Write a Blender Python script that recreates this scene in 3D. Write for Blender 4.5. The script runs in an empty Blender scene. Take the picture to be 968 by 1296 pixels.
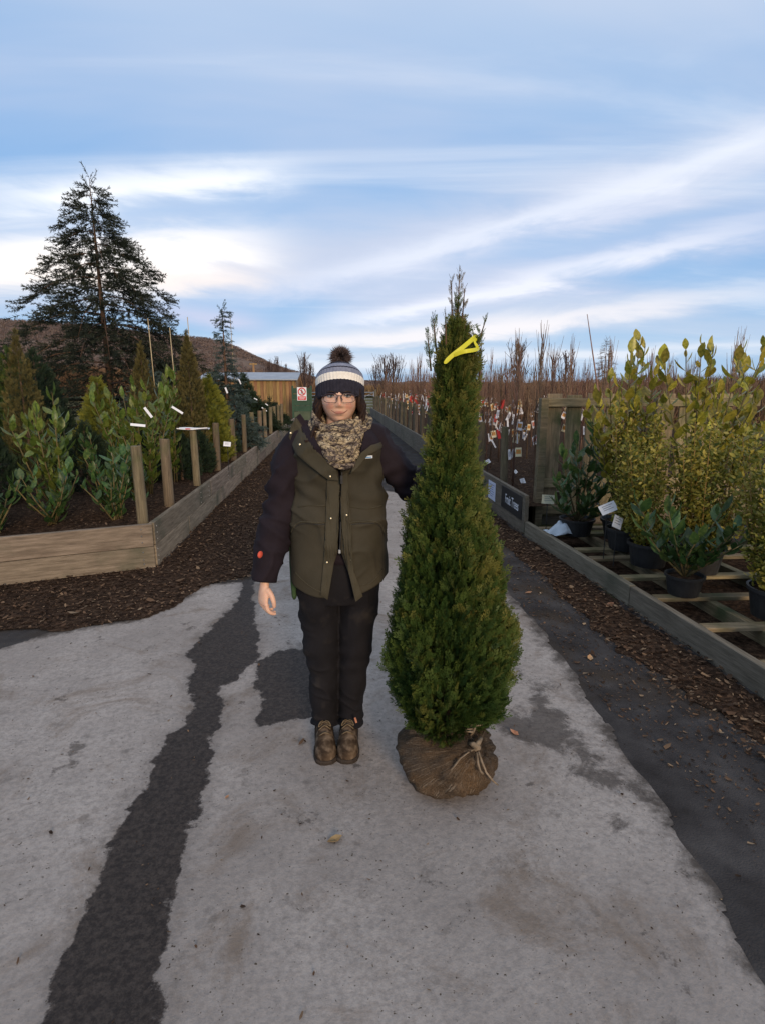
import bpy, bmesh, math, random
import numpy as np
from mathutils import Vector, Matrix

random.seed(7); RNG = np.random.default_rng(7)
scene = bpy.context.scene
COL = scene.collection
PI = math.pi

# ------------------------------------------------------------------ camera
CAM_H = 1.6
PITCH = math.atan(157 / 720.0)
YAW = 0.08
cam_data = bpy.data.cameras.new('camera')
cam = bpy.data.objects.new('camera', cam_data)
COL.objects.link(cam)
cam.location = (0, 0, CAM_H)
cam.rotation_euler = (PI / 2 - PITCH, 0, -YAW)
cam_data.sensor_fit = 'VERTICAL'
cam_data.sensor_height = 36.0
cam_data.lens = 20.0
cam_data.clip_start = 0.05
cam_data.clip_end = 6000
scene.camera = cam
scene.render.resolution_x = 764
scene.render.resolution_y = 1024

# ------------------------------------------------------------------ sky and sun
SUN_EL = math.radians(15)
SUN_AZ = math.radians(166)          # clockwise from +Y: behind the viewer
world = bpy.data.worlds.new('World')
scene.world = world
world.use_nodes = True
wn = world.node_tree; wn.nodes.clear()
def WN(t, **k):
    n = wn.nodes.new(t)
    for a, b in k.items(): setattr(n, a, b)
    return n
def WL(a, b): wn.links.new(a, b)
def wmath(op, a, b=None, c=None):
    n = WN('ShaderNodeMath', operation=op)
    for i, v in enumerate((a, b, c)):
        if v is None: continue
        if isinstance(v, (int, float)): n.inputs[i].default_value = v
        else: WL(v, n.inputs[i])
    return n.outputs[0]
sky = WN('ShaderNodeTexSky', sky_type='NISHITA')
sky.sun_disc = False
sky.sun_elevation = SUN_EL
sky.sun_rotation = SUN_AZ
sky.air_density = 1.15; sky.dust_density = 0.6; sky.ozone_density = 1.6
tc = WN('ShaderNodeTexCoord')
sep = WN('ShaderNodeSeparateXYZ'); WL(tc.outputs['Generated'], sep.inputs[0])
zc = wmath('ADD', wmath('MAXIMUM', sep.outputs[2], 0.0), 0.16)
u = wmath('DIVIDE', sep.outputs[0], zc)
v = wmath('DIVIDE', sep.outputs[1], zc)
comb = WN('ShaderNodeCombineXYZ'); WL(u, comb.inputs[0]); WL(v, comb.inputs[1])
def cloud(scale, rot, loc, nscale, detail, rough, dist, lo, hi):
    mp = WN('ShaderNodeMapping'); WL(comb.outputs[0], mp.inputs[0])
    mp.inputs['Scale'].default_value = scale; mp.inputs['Rotation'].default_value = (0, 0, rot)
    mp.inputs['Location'].default_value = loc
    nz = WN('ShaderNodeTexNoise'); WL(mp.outputs[0], nz.inputs['Vector'])
    nz.inputs['Scale'].default_value = nscale; nz.inputs['Detail'].default_value = detail
    nz.inputs['Roughness'].default_value = rough; nz.inputs['Distortion'].default_value = dist
    r = WN('ShaderNodeMapRange', interpolation_type='SMOOTHSTEP'); WL(nz.outputs[0], r.inputs[0])
    r.inputs[1].default_value = lo; r.inputs[2].default_value = hi
    return r.outputs[0]
def wmix(f, a, b):
    n = WN('ShaderNodeMix', data_type='RGBA', blend_type='MIX')
    for s, vv in ((n.inputs[0], f), (n.inputs[6], a), (n.inputs[7], b)):
        if isinstance(vv, (int, float)): s.default_value = vv
        elif isinstance(vv, tuple): s.default_value = vv + (1,)
        else: WL(vv, s)
    return n.outputs[2]
veil = cloud((0.55, 1.0, 1), 0.35, (3.1, 1.7, 0), 0.55, 4, 0.5, 0.3, 0.36, 0.72)
mauve = cloud((0.45, 1.25, 1), 0.30, (1.3, 6.2, 0), 0.8, 5, 0.52, 0.5, 0.44, 0.68)
streak = cloud((0.35, 2.1, 1), 0.26, (7.7, 2.9, 0), 0.8, 7, 0.58, 0.9, 0.50, 0.72)
# cloud banks lying along the sky: azimuth / elevation of their middle, slope, thickness, length
az = wmath('ARCTAN2', sep.outputs[0], sep.outputs[1])
el = wmath('ARCSINE', sep.outputs[2])
mpw = WN('ShaderNodeMapping'); WL(tc.outputs['Generated'], mpw.inputs[0]); mpw.inputs['Scale'].default_value = (3., 3., 13.)
nw = WN('ShaderNodeTexNoise'); WL(mpw.outputs[0], nw.inputs['Vector']); nw.inputs['Scale'].default_value = 1.7; nw.inputs['Detail'].default_value = 7; nw.inputs['Roughness'].default_value = .58; nw.inputs['Distortion'].default_value = .5
wob = wmath('SUBTRACT', nw.outputs[0], .5)
def bank(a0, e0, slope, thick, half, soft=.5, wobble=.10):
    d = wmath('SUBTRACT', el, wmath('ADD', wmath('MULTIPLY', wmath('SUBTRACT', az, a0), slope), e0))
    d = wmath('ADD', d, wmath('MULTIPLY', wob, wobble))
    d = wmath('DIVIDE', d, thick); g = wmath('POWER', 2.718, wmath('MULTIPLY', wmath('MULTIPLY', d, d), -1.))
    q = wmath('DIVIDE', wmath('SUBTRACT', az, a0), half); q = wmath('POWER', 2.718, wmath('MULTIPLY', wmath('POWER', wmath('ABSOLUTE', q), 4.), -1.))
    n = wmath('MULTIPLY_ADD', wob, 2.2 * soft, 1.0)
    r = wmath('MULTIPLY', wmath('MULTIPLY', g, q), n); c = WN('ShaderNodeClamp'); WL(r, c.inputs[0]); return c.outputs[0]
def AE(px, py):
    d = np.array([math.sin(YAW) * math.cos(PITCH), math.cos(YAW) * math.cos(PITCH), -math.sin(PITCH)]); rr = np.array([math.cos(YAW), -math.sin(YAW), 0.]); uu = np.cross(rr, d)
    q = d + rr * (px - 484) / 720. - uu * (py - 648) / 720.; q /= np.linalg.norm(q); return math.atan2(q[0], q[1]), math.asin(q[2])
def bk(px, py, *a): return bank(*AE(px, py), *a)
blue = wmix(.75, sky.outputs[0], (2.4, 5.0, 9.2))
hi_ = WN('ShaderNodeMapRange', interpolation_type='SMOOTHSTEP'); WL(el, hi_.inputs[0]); hi_.inputs[1].default_value = .22; hi_.inputs[2].default_value = .75
blue = wmix(wmath('MULTIPLY', hi_.outputs[0], .7), blue, (7.6, 8.1, 9.0))      # the high veil thickens overhead
c1 = wmix(wmath('MULTIPLY', veil, wmath('MULTIPLY_ADD', hi_.outputs[0], .4, .3)), blue, (7.2, 8.2, 9.6))
c1 = wmix(wmath('MULTIPLY', mauve, .45), c1, (7.2, 7.4, 8.6))
hz = WN('ShaderNodeMapRange', interpolation_type='SMOOTHSTEP'); WL(el, hz.inputs[0]); hz.inputs[1].default_value = .16; hz.inputs[2].default_value = -.02
c1 = wmix(wmath('MULTIPLY', hz.outputs[0], .3), c1, (5.8, 7.8, 9.4))
c2 = wmix(wmath('MULTIPLY', bk(440, 318, .15, .044, .75, .6), .8), c1, (6.2, 6.9, 8.6))      # grey-mauve bank
c2 = wmix(wmath('MULTIPLY', bk(650, 290, .22, .030, .45, .5), .6), c2, (7.4, 8.0, 9.8))
c2 = wmix(wmath('MULTIPLY', bk(690, 352, .17, .030, .40, .5), .6), c2, (6.9, 7.2, 8.9))
c3 = wmix(wmath('MULTIPLY', streak, .38), c2, (9.6, 9.9, 10.6))
c3 = wmix(wmath('MULTIPLY', bk(640, 366, .18, .016, .32, .9, .07), .72), c3, (10.2, 10.4, 11.2))  # white streaks
c3 = wmix(wmath('MULTIPLY', bk(720, 262, .22, .016, .40, .9, .06), .42), c3, (10., 10.4, 11.2))
c3 = wmix(wmath('MULTIPLY', bk(480, 428, .08, .015, .40, .9, .06), .82), c3, (10.3, 9.9, 10.1))
c3 = wmix(wmath('MULTIPLY', bk(700, 405, .10, .018, .28, .9, .06), .65), c3, (10.0, 9.7, 10.0))
c3 = wmix(wmath('MULTIPLY', bk(560, 455, .03, .010, .6, .9, .05), .7), c3, (9.4, 9.6, 10.2))
c3 = wmix(wmath('MULTIPLY', bk(190, 238, .18, .022, .20, .9, .07), .9), c3, (10.8, 11., 11.4))
c4 = wmix(wmath('MULTIPLY', bk(165, 322, .10, .034, .21, .7, .09), 1.0), c3, (12.4, 11.8, 11.4))   # bright bank lit by the low sun
c4 = wmix(wmath('MULTIPLY', bk(60, 352, .05, .026, .18, .7, .08), .8), c4, (12.4, 11.4, 10.4))
c4 = wmix(wmath('MULTIPLY', bk(215, 352, .06, .016, .16, .7, .06), .55), c4, (11.2, 9.9, 9.2))
c4 = wmix(wmath('MULTIPLY', bk(255, 402, -.06, .016, .10, .5, .05), .8), c4, (6.6, 7.0, 9.0))
bg = WN('ShaderNodeBackground'); WL(c4, bg.inputs[0]); bg.inputs[1].default_value = 0.092
wo = WN('ShaderNodeOutputWorld'); WL(bg.outputs[0], wo.inputs[0])

sun_data = bpy.data.lights.new('sun', 'SUN')
sun_data.energy = 2.5; sun_data.angle = math.radians(16); sun_data.color = (1.0, 0.76, 0.52)
sun = bpy.data.objects.new('sun', sun_data); COL.objects.link(sun)
sd = Vector((math.sin(SUN_AZ) * math.cos(SUN_EL), math.cos(SUN_AZ) * math.cos(SUN_EL), math.sin(SUN_EL)))
sun.rotation_euler = (-sd).to_track_quat('-Z', 'Y').to_euler()
sun.location = sd * 30 + Vector((0, 0, 5))

scene.view_settings.view_transform = 'Standard'
scene.view_settings.look = 'None'
scene.view_settings.gamma = 1.0
scene.view_settings.use_curve_mapping = False
scene.view_settings.exposure = 0.12

# ------------------------------------------------------------------ surveying: image direction to a point of the place
_f = np.array([math.sin(YAW) * math.cos(PITCH), math.cos(YAW) * math.cos(PITCH), -math.sin(PITCH)])
_r = np.array([math.cos(YAW), -math.sin(YAW), 0.0]); _u = np.cross(_r, _f)
def ray(px, py): return _f + _r * (px - 484) / 720.0 - _u * (py - 648) / 720.0
def gnd(px, py, z=0.0):
    d = ray(px, py); t = (z - CAM_H) / d[2]; return np.array([0, 0, CAM_H]) + d * t
def at(px, py, Y):
    d = ray(px, py); return np.array([0, 0, CAM_H]) + d * (Y / d[1])

# ------------------------------------------------------------------ helpers
class Wavy:
    """smooth cheap noise: sum of random plane waves"""
    def __init__(s, seed, scale, n=14):
        r = np.random.default_rng(seed); d = r.normal(size=(n, 3)); d /= np.linalg.norm(d, axis=1)[:, None]
        s.w = d * scale * r.uniform(.5, 1.7, (n, 1)) * 2 * PI; s.p = r.uniform(0, 2 * PI, n); s.n = n
    def __call__(s, P):
        return np.sin(np.asarray(P) @ s.w.T + s.p).sum(-1) / math.sqrt(s.n)

def tag(o, label=None, cat=None, group=None, kind=None):
    if label: o['label'] = label
    if cat: o['category'] = cat
    if group: o['group'] = group
    if kind: o['kind'] = kind
    return o
def empty(name, loc=(0, 0, 0), rz=0.0):
    o = bpy.data.objects.new(name, None); COL.objects.link(o)
    o.location = [float(a) for a in loc]; o.rotation_euler = (0, 0, rz); o.empty_display_size = .1
    return o
def link(name, me, parent=None, loc=(0, 0, 0), rot=(0, 0, 0), scale=None):
    o = bpy.data.objects.new(name, me); COL.objects.link(o)
    o.location = [float(a) for a in loc]; o.rotation_euler = rot
    if scale is not None: o.scale = scale
    if parent is not None: o.parent = parent
    return o
def copy_tree(o, parent=None):
    c = o.copy(); COL.objects.link(c)
    if parent is not None: c.parent = parent
    for ch in o.children: copy_tree(ch, c)
    return c
def fast_mesh(name, V, F, mats, tint=None, mi=None, smooth=False, attr=None):
    V = np.asarray(V, np.float32).reshape(-1, 3); F = np.asarray(F, np.int32)
    me = bpy.data.meshes.new(name); k = F.shape[1]
    me.vertices.add(len(V)); me.vertices.foreach_set('co', V.ravel())
    me.loops.add(F.size); me.loops.foreach_set('vertex_index', F.ravel())
    me.polygons.add(len(F))
    me.polygons.foreach_set('loop_start', np.arange(0, F.size, k, dtype=np.int32))
    me.polygons.foreach_set('loop_total', np.full(len(F), k, np.int32))
    if mi is not None: me.polygons.foreach_set('material_index', np.asarray(mi, np.int32))
    if smooth: me.polygons.foreach_set('use_smooth', np.ones(len(F), bool))
    for m in (mats if isinstance(mats, (list, tuple)) else [mats]): me.materials.append(m)
    if tint is not None:
        a = me.attributes.new('tint', 'FLOAT', 'POINT'); a.data.foreach_set('value', np.asarray(tint, np.float32))
    for n, val in (attr or {}).items():
        a = me.attributes.new(n, 'FLOAT', 'POINT'); a.data.foreach_set('value', np.asarray(val, np.float32))
    me.update(calc_edges=True); me.validate()
    return me
class MB:
    def __init__(s): s.v = []; s.f = []; s.m = []; s.n = 0
    def add(s, V, F, mi=0):
        s.v.extend([tuple(map(float, p)) for p in V]); s.f.extend([tuple(i + s.n for i in f) for f in F]); s.m.extend([mi] * len(F)); s.n += len(V)
        return s
    def box(s, c, d, rot=None, mi=0):
        P = np.array([[x, y, z] for x in (-.5, .5) for y in (-.5, .5) for z in (-.5, .5)]) * np.array(d)
        if rot is not None: P = P @ np.array(Matrix(rot) if not isinstance(rot, np.ndarray) else rot).T
        return s.add(P + np.array(c), [(0, 1, 3, 2), (4, 6, 7, 5), (0, 4, 5, 1), (2, 3, 7, 6), (0, 2, 6, 4), (1, 5, 7, 3)], mi)
    def tube(s, pts, rad, n=8, mi=0, cap=True, flat=1.0):
        pts = [np.array(p, float) for p in pts]
        if not hasattr(rad, '__len__'): rad = [rad] * len(pts)
        V = []; F = []; prev = None
        for i, p in enumerate(pts):
            t = pts[min(i + 1, len(pts) - 1)] - pts[max(i - 1, 0)]; t /= (np.linalg.norm(t) + 1e-9)
            if prev is None:
                a = np.array([0, 0, 1.]) if abs(t[2]) < .9 else np.array([1., 0, 0])
                x = np.cross(a, t)
            else: x = prev - t * (prev @ t)
            x /= (np.linalg.norm(x) + 1e-9); y = np.cross(t, x); prev = x
            for k in range(n):
                a = 2 * PI * k / n; V.append(p + (x * math.cos(a) + y * math.sin(a) * flat) * rad[i])
        for i in range(len(pts) - 1):
            for k in range(n): F.append((i * n + k, i * n + (k + 1) % n, (i + 1) * n + (k + 1) % n, (i + 1) * n + k))
        if cap: F.append(tuple(range(n - 1, -1, -1))); F.append(tuple((len(pts) - 1) * n + k for k in range(n)))
        return s.add(V, F, mi)
    def mesh(s, name, mats, smooth=False):
        me = bpy.data.meshes.new(name); me.from_pydata(s.v, [], s.f)
        for m in (mats if isinstance(mats, (list, tuple)) else [mats]): me.materials.append(m)
        for i, p in enumerate(me.polygons): p.material_index = s.m[i]; p.use_smooth = smooth
        me.update(); return me
    def build(s, name, mats, parent=None, smooth=False, loc=(0, 0, 0), rot=(0, 0, 0), bevel=0, kind=None):
        o = link(name, s.mesh(name, mats, smooth), parent, loc, rot)
        if bevel:
            b = o.modifiers.new('bevel', 'BEVEL'); b.width = bevel; b.segments = 2
        if kind: o['kind'] = kind
        return o
def loft(rings):
    """rings: (R, N, 3) closed rings -> V, quads with end caps as fans"""
    R = np.asarray(rings, float); r, n, _ = R.shape; V = R.reshape(-1, 3).tolist(); F = []
    for i in range(r - 1):
        for k in range(n): F.append((i * n + k, i * n + (k + 1) % n, (i + 1) * n + (k + 1) % n, (i + 1) * n + k))
    V.append(R[0].mean(0)); V.append(R[-1].mean(0)); a = r * n
    for k in range(n):
        F.append((a, (k + 1) % n, k)); F.append((a + 1, (r - 1) * n + k, (r - 1) * n + (k + 1) % n))
    return V, F
def scatter(TV, TF, pos, axX, axY, axZ, sc, tipcol=None):
    """copies of a template at positions; axes are (M,3); sc scalar array"""
    TV = np.asarray(TV, float); TF = np.asarray(TF); M = len(pos)
    V = (TV[None, :, 0, None] * axX[:, None] + TV[None, :, 1, None] * axY[:, None] + TV[None, :, 2, None] * axZ[:, None]) * sc[:, None, None] + pos[:, None]
    F = TF[None] + (np.arange(M) * len(TV))[:, None, None]
    return V.reshape(-1, 3), F.reshape(-1, TF.shape[1])
def nrm(a): return a / (np.linalg.norm(a, axis=-1, keepdims=True) + 1e-9)
def frame_from(z, x_hint):
    z = nrm(z); y = nrm(np.cross(z, x_hint)); x = np.cross(y, z); return x, y, z

# ------------------------------------------------------------------ materials
def srgb(r, g, b):
    f = lambda c: (c / 12.92 if c <= .04045 else ((c + .055) / 1.055) ** 2.4)
    return (f(r / 255.), f(g / 255.), f(b / 255.))
def mat(name, cols, scale=20., stretch=(1, 1, 1), rough=.8, bump=0., bscale=None, bdist=.01, tint=False, rand=0., detail=5., lo=.3, hi=.7,
        spec=.25, metal=0., trans=0., wear=None, sss=0., attr='tint', grain=None):
    m = bpy.data.materials.new(name); m.use_nodes = True; nt = m.node_tree; N = nt.nodes; L = nt.links
    b = N['Principled BSDF']; out = N['Material Output']
    b.inputs['Roughness'].default_value = rough; b.inputs['Specular IOR Level'].default_value = spec; b.inputs['Metallic'].default_value = metal
    t = N.new('ShaderNodeTexCoord'); mp = N.new('ShaderNodeMapping'); mp.inputs['Scale'].default_value = stretch
    L.new(t.outputs['Object'], mp.inputs[0])
    vec = mp.outputs[0]
    oi = N.new('ShaderNodeObjectInfo')
    if rand:
        va = N.new('ShaderNodeVectorMath'); va.operation = 'ADD'; sc = N.new('ShaderNodeMath'); sc.operation = 'MULTIPLY'; sc.inputs[1].default_value = 37.
        L.new(oi.outputs['Random'], sc.inputs[0]); L.new(vec, va.inputs[0]); L.new(sc.outputs[0], va.inputs[1]); vec = va.outputs[0]
    nz = N.new('ShaderNodeTexNoise'); nz.inputs['Scale'].default_value = scale; nz.inputs['Detail'].default_value = detail; nz.inputs['Roughness'].default_value = .6
    L.new(vec, nz.inputs['Vector'])
    fac = nz.outputs[0]
    if tint:
        at_ = N.new('ShaderNodeAttribute'); at_.attribute_name = attr
        mx = N.new('ShaderNodeMath'); mx.operation = 'MULTIPLY_ADD'; L.new(nz.outputs[0], mx.inputs[0]); mx.inputs[1].default_value = .35
        ad = N.new('ShaderNodeMath'); ad.operation = 'MULTIPLY_ADD'; L.new(at_.outputs['Fac'], ad.inputs[0]); ad.inputs[1].default_value = 1.; ad.inputs[2].default_value = -.175
        L.new(ad.outputs[0], mx.inputs[2]); fac = mx.outputs[0]; lo, hi = 0., 1.
    rp = N.new('ShaderNodeValToRGB'); L.new(fac, rp.inputs[0]); e = rp.color_ramp.elements
    n = len(cols)
    while len(e) < n: e.new(.5)
    for i, c in enumerate(cols):
        e[i].position = lo + (hi - lo) * i / max(1, n - 1); e[i].color = tuple(c) + (1,)
    col = rp.outputs[0]
    if rand:
        hs = N.new('ShaderNodeHueSaturation'); mr = N.new('ShaderNodeMapRange'); L.new(oi.outputs['Random'], mr.inputs[0])
        mr.inputs[3].default_value = 1 - rand; mr.inputs[4].default_value = 1 + rand; L.new(mr.outputs[0], hs.inputs['Value']); L.new(col, hs.inputs['Color'])
        ml = N.new('ShaderNodeMath'); ml.operation = 'MULTIPLY'; ml.inputs[1].default_value = 7.13; fr = N.new('ShaderNodeMath'); fr.operation = 'FRACT'
        L.new(oi.outputs['Random'], ml.inputs[0]); L.new(ml.outputs[0], fr.inputs[0]); m2 = N.new('ShaderNodeMapRange'); L.new(fr.outputs[0], m2.inputs[0])
        m2.inputs[3].default_value = .5 - rand * .07; m2.inputs[4].default_value = .5 + rand * .07; L.new(m2.outputs[0], hs.inputs['Hue'])
        col = hs.outputs[0]
    if wear:
        wc, ws, wl, wh = wear
        nw = N.new('ShaderNodeTexNoise'); nw.inputs['Scale'].default_value = ws; nw.inputs['Detail'].default_value = 6; L.new(t.outputs['Object'], nw.inputs['Vector'])
        mr = N.new('ShaderNodeMapRange'); L.new(nw.outputs[0], mr.inputs[0]); mr.inputs[1].default_value = wl; mr.inputs[2].default_value = wh
        mx = N.new('ShaderNodeMix'); mx.data_type = 'RGBA'; L.new(mr.outputs[0], mx.inputs[0]); L.new(col, mx.inputs[6]); mx.inputs[7].default_value = tuple(wc) + (1,)
        col = mx.outputs[2]
    if grain:
        gm_ = N.new('ShaderNodeMapping'); gm_.inputs['Scale'].default_value = grain; L.new(vec, gm_.inputs[0])
        for sc_, lo_g, hi_g, kk in ((1., .38, .62, .42), (.35, .60, .70, .5)):
            gn = N.new('ShaderNodeTexNoise'); gn.inputs['Scale'].default_value = 8 * sc_; gn.inputs['Detail'].default_value = 8; gn.inputs['Roughness'].default_value = .7; gn.inputs['Distortion'].default_value = .3; L.new(gm_.outputs[0], gn.inputs['Vector'])
            gr = N.new('ShaderNodeMapRange'); L.new(gn.outputs[0], gr.inputs[0]); gr.inputs[1].default_value = lo_g; gr.inputs[2].default_value = hi_g; gr.inputs[3].default_value = 1.; gr.inputs[4].default_value = 1 - kk
            gx = N.new('ShaderNodeMix'); gx.data_type = 'RGBA'; gx.blend_type = 'MULTIPLY'; gx.inputs[0].default_value = 1.; L.new(col, gx.inputs[6]); L.new(gr.outputs[0], gx.inputs[7]); col = gx.outputs[2]
    L.new(col, b.inputs['Base Color'])
    if sss: b.inputs['Subsurface Weight'].default_value = sss; b.inputs['Subsurface Radius'].default_value = (.012, .004, .002); b.inputs['Subsurface Scale'].default_value = 1.
    if bump:
        nb = N.new('ShaderNodeTexNoise'); nb.inputs['Scale'].default_value = bscale or scale * 2; nb.inputs['Detail'].default_value = 6; L.new(vec, nb.inputs['Vector'])
        bp = N.new('ShaderNodeBump'); bp.inputs['Strength'].default_value = bump; bp.inputs['Distance'].default_value = bdist
        L.new(nb.outputs[0], bp.inputs['Height']); L.new(bp.outputs[0], b.inputs['Normal'])
    if trans:
        tr = N.new('ShaderNodeBsdfTranslucent'); L.new(col, tr.inputs[0]); ms = N.new('ShaderNodeMixShader'); ms.inputs[0].default_value = trans
        L.new(b.outputs[0], ms.inputs[1]); L.new(tr.outputs[0], ms.inputs[2]); L.new(ms.outputs[0], out.inputs[0])
    m['nodes_col'] = 0
    return m
MT = {}
MT['plank'] = mat('weathered_plank', [(.16, .125, .09), (.26, .208, .15), (.36, .29, .215)], 3, (1.2, 14, 14), .9, .35, 6, .006, rand=.22, detail=11, grain=(1.2, 4, 4), wear=((.11, .105, .07), 2.5, .52, .75))
MT['rplank'] = mat('grey_plank', [(.12, .10, .074), (.19, .16, .12), (.25, .21, .16)], 3, (1.2, 14, 14), .85, .3, 6, .006, rand=.15, detail=11, grain=(1.2, 4, 4), wear=((.12, .115, .08), 2., .52, .75))
MT['greenplank'] = mat('algae_plank', [(.13, .104, .06), (.24, .19, .11), (.34, .265, .155)], 3, (1.2, 14, 14), .85, .35, 6, .006, rand=.18, detail=11, grain=(1.2, 4, 4), wear=((.08, .09, .04), 3.5, .48, .72))
MT['post'] = mat('round_post_wood', [(.105, .08, .052), (.175, .136, .088), (.235, .185, .12)], 4, (14, 14, 1.2), .85, .3, 8, .006, rand=.22, grain=(2.5, 2.5, .8), wear=((.11, .11, .05), 4., .5, .75))
MT['nail'] = mat('nail_steel', [(.25, .24, .22), (.4, .39, .37)], 50, rough=.45, metal=.8)
MT['mulch'] = mat('bark_mulch_soil', [(.012, .008, .006), (.040, .025, .017), (.09, .056, .036)], 26, rough=1., spec=.03, bump=1., bscale=45, bdist=.02, wear=((.12, .085, .055), 60., .62, .72)) #'bark_mulch_soil', [(.012, .008, .006), (.040, .025, .017), (.09, .056, .036)], 26, rough=.95, bump=1., bscale=45, bdist=.02, wear=((.12, .085, .055), 60., .62, .72))
MT['chip'] = mat('bark_chip', [(.02, .013, .009), (.07, .042, .027), (.16, .10, .06), (.34, .25, .16)], 30, tint=True, rough=.95, spec=.08)
MT['metal'] = mat('galvanised', [(.3, .32, .34), (.42, .44, .46)], 8, rough=.45, metal=.7)
MT['black_plastic'] = mat('black_pot_plastic', [(.012, .012, .013), (.03, .03, .03)], 12, rough=.5, spec=.4)
MT['white_card'] = mat('white_card', [(.62, .64, .68), (.78, .79, .82)], 6, rough=.5)
MT['ink'] = mat('grey_ink', [(.12, .12, .13), (.2, .2, .22)], 60, rough=.7)
# ================================================================== THE SETTING
def sdf_poly(P, poly):
    """signed distance, positive inside; P (n,2)"""
    poly = np.asarray(poly, float); d = np.full(len(P), 1e9); inside = np.zeros(len(P), bool)
    for i in range(len(poly)):
        a, b = poly[i], poly[(i + 1) % len(poly)]; ab = b - a
        t = np.clip(((P - a) @ ab) / (ab @ ab + 1e-12), 0, 1); q = a + t[:, None] * ab
        d = np.minimum(d, np.hypot(*(P - q).T))
        c = ((a[1] > P[:, 1]) != (b[1] > P[:, 1])) & (P[:, 0] < (b[0] - a[0]) * (P[:, 1] - a[1]) / (b[1] - a[1] + 1e-12) + a[0]); inside ^= c
    return np.where(inside, d, -d)
def sheet(name, poly, z, cell, mats, noise=None, attrs=None, amp=0.):
    """flat sheet with an irregular outline; cells outside are dropped and the rim is pulled onto the outline"""
    poly = np.asarray(poly, float); lo = poly.min(0) - .1; hi = poly.max(0) + .1
    nx, ny = int((hi[0] - lo[0]) / cell) + 1, int((hi[1] - lo[1]) / cell) + 1
    gx = lo[0] + np.arange(nx) * cell; gy = lo[1] + np.arange(ny) * cell
    X, Y = np.meshgrid(gx, gy, indexing='ij'); P = np.stack([X.ravel(), Y.ravel()], 1)
    def D(Q):
        s = sdf_poly(Q, poly)
        if noise is not None: s = s + amp * noise(np.c_[Q, np.zeros(len(Q))])
        return s
    s = D(P); idx = np.arange(nx * ny).reshape(nx, ny)
    F = np.stack([idx[:-1, :-1], idx[1:, :-1], idx[1:, 1:], idx[:-1, 1:]], -1).reshape(-1, 4)
    F = F[(s[F] > -cell * .6).all(1)]
    used = np.unique(F); mp = -np.ones(nx * ny, int); mp[used] = np.arange(len(used)); P = P[used]; s = s[used]; F = mp[F]
    rim = s < cell * .4
    if rim.any():
        e = cell * .5; Q = P[rim]
        g = np.stack([D(Q + [e, 0]) - D(Q - [e, 0]), D(Q + [0, e]) - D(Q - [0, e])], 1) / (2 * e); g /= (np.linalg.norm(g, axis=1)[:, None] + 1e-6)
        P[rim] = Q - g * np.clip(s[rim], -cell, cell)[:, None] * .9
    A = {k: f(P) for k, f in (attrs or {}).items()}
    me = fast_mesh(name, np.c_[P, np.full(len(P), z)], F, mats, attr=A)
    return link(name, me)

# ---- ground: one sheet to the horizon
gm = mat('field_earth', [(.05, .045, .025), (.10, .095, .045), (.15, .13, .07)], .05, rough=1., spec=.03, detail=8)
g = MB().add([(-3000, -60, 0), (3000, -60, 0), (3000, 4000, 0), (-3000, 4000, 0)], [(0, 1, 2, 3)]).build('ground', gm)
tag(g, 'brown and green field earth reaching to the horizon', 'ground', kind='structure')

# ---- dark lane between the two beds
lane_m = mat('damp_tarmac', [(.024, .021, .020), (.046, .042, .041), (.075, .069, .066)], 3.5, rough=.95, spec=.1, bump=.7, bscale=160, bdist=.006, detail=9, wear=((.05, .037, .026), 1.7, .52, .7))
V = []; F = []
ys = [-4, 2, 4, 6, 9, 14, 22, 34, 60]
for y in ys: V += [(-9 if y < 5 else -1.7, y, .004), (9 if y < 3 else 2.12, y, .004)]
for i in range(len(ys) - 1): F.append((2 * i, 2 * i + 1, 2 * i + 3, 2 * i + 2))
tag(MB().add(V, F).build('lane', lane_m), 'dark damp tarmac lane running between the two timber beds', 'lane', kind='structure')

# ---- mulch strip along the foot of the beds
def G2(pts): return [tuple(gnd(*p)[:2]) for p in pts]
wv = Wavy(3, 1.2); wv2 = Wavy(4, 5.)
mul_poly = [(-9, 4.2), (-1.9, 3.72)] + G2([(172, 785), (210, 770), (232, 757), (262, 741), (300, 735), (318, 732)]) + [(-.80, 5.2), (-.85, 6), (-.95, 8), (-1.15, 11), (-1.3, 15), (-1.45, 22), (-1.64, 24), (-1.64, 5.15), (-9, 4.9)]
ms = sheet('mulch_strip', mul_poly, .012, .03, MT['mulch'], lambda P: wv(P) + .5 * wv2(P), amp=.035)
tag(ms, 'dark bark mulch strip at the foot of the timber raised bed', 'mulch', kind='structure')
mul_r = [(2.04, 5.95), (2.14, 3.85), (2.2, 1.6), (2.05, 1.4), (1.9, 2.2), (1.72, 3.0), (1.7, 4.2), (1.72, 5.2), (1.8, 7), (1.9, 10), (2.03, 10)]
ms2 = sheet('mulch_strip', mul_r, .010, .03, MT['mulch'], lambda P: wv(P) + .5 * wv2(P), amp=.05)
tag(ms2, 'dark leaf-strewn mulch strip along the low pallet bed', 'mulch', kind='structure')

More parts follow.
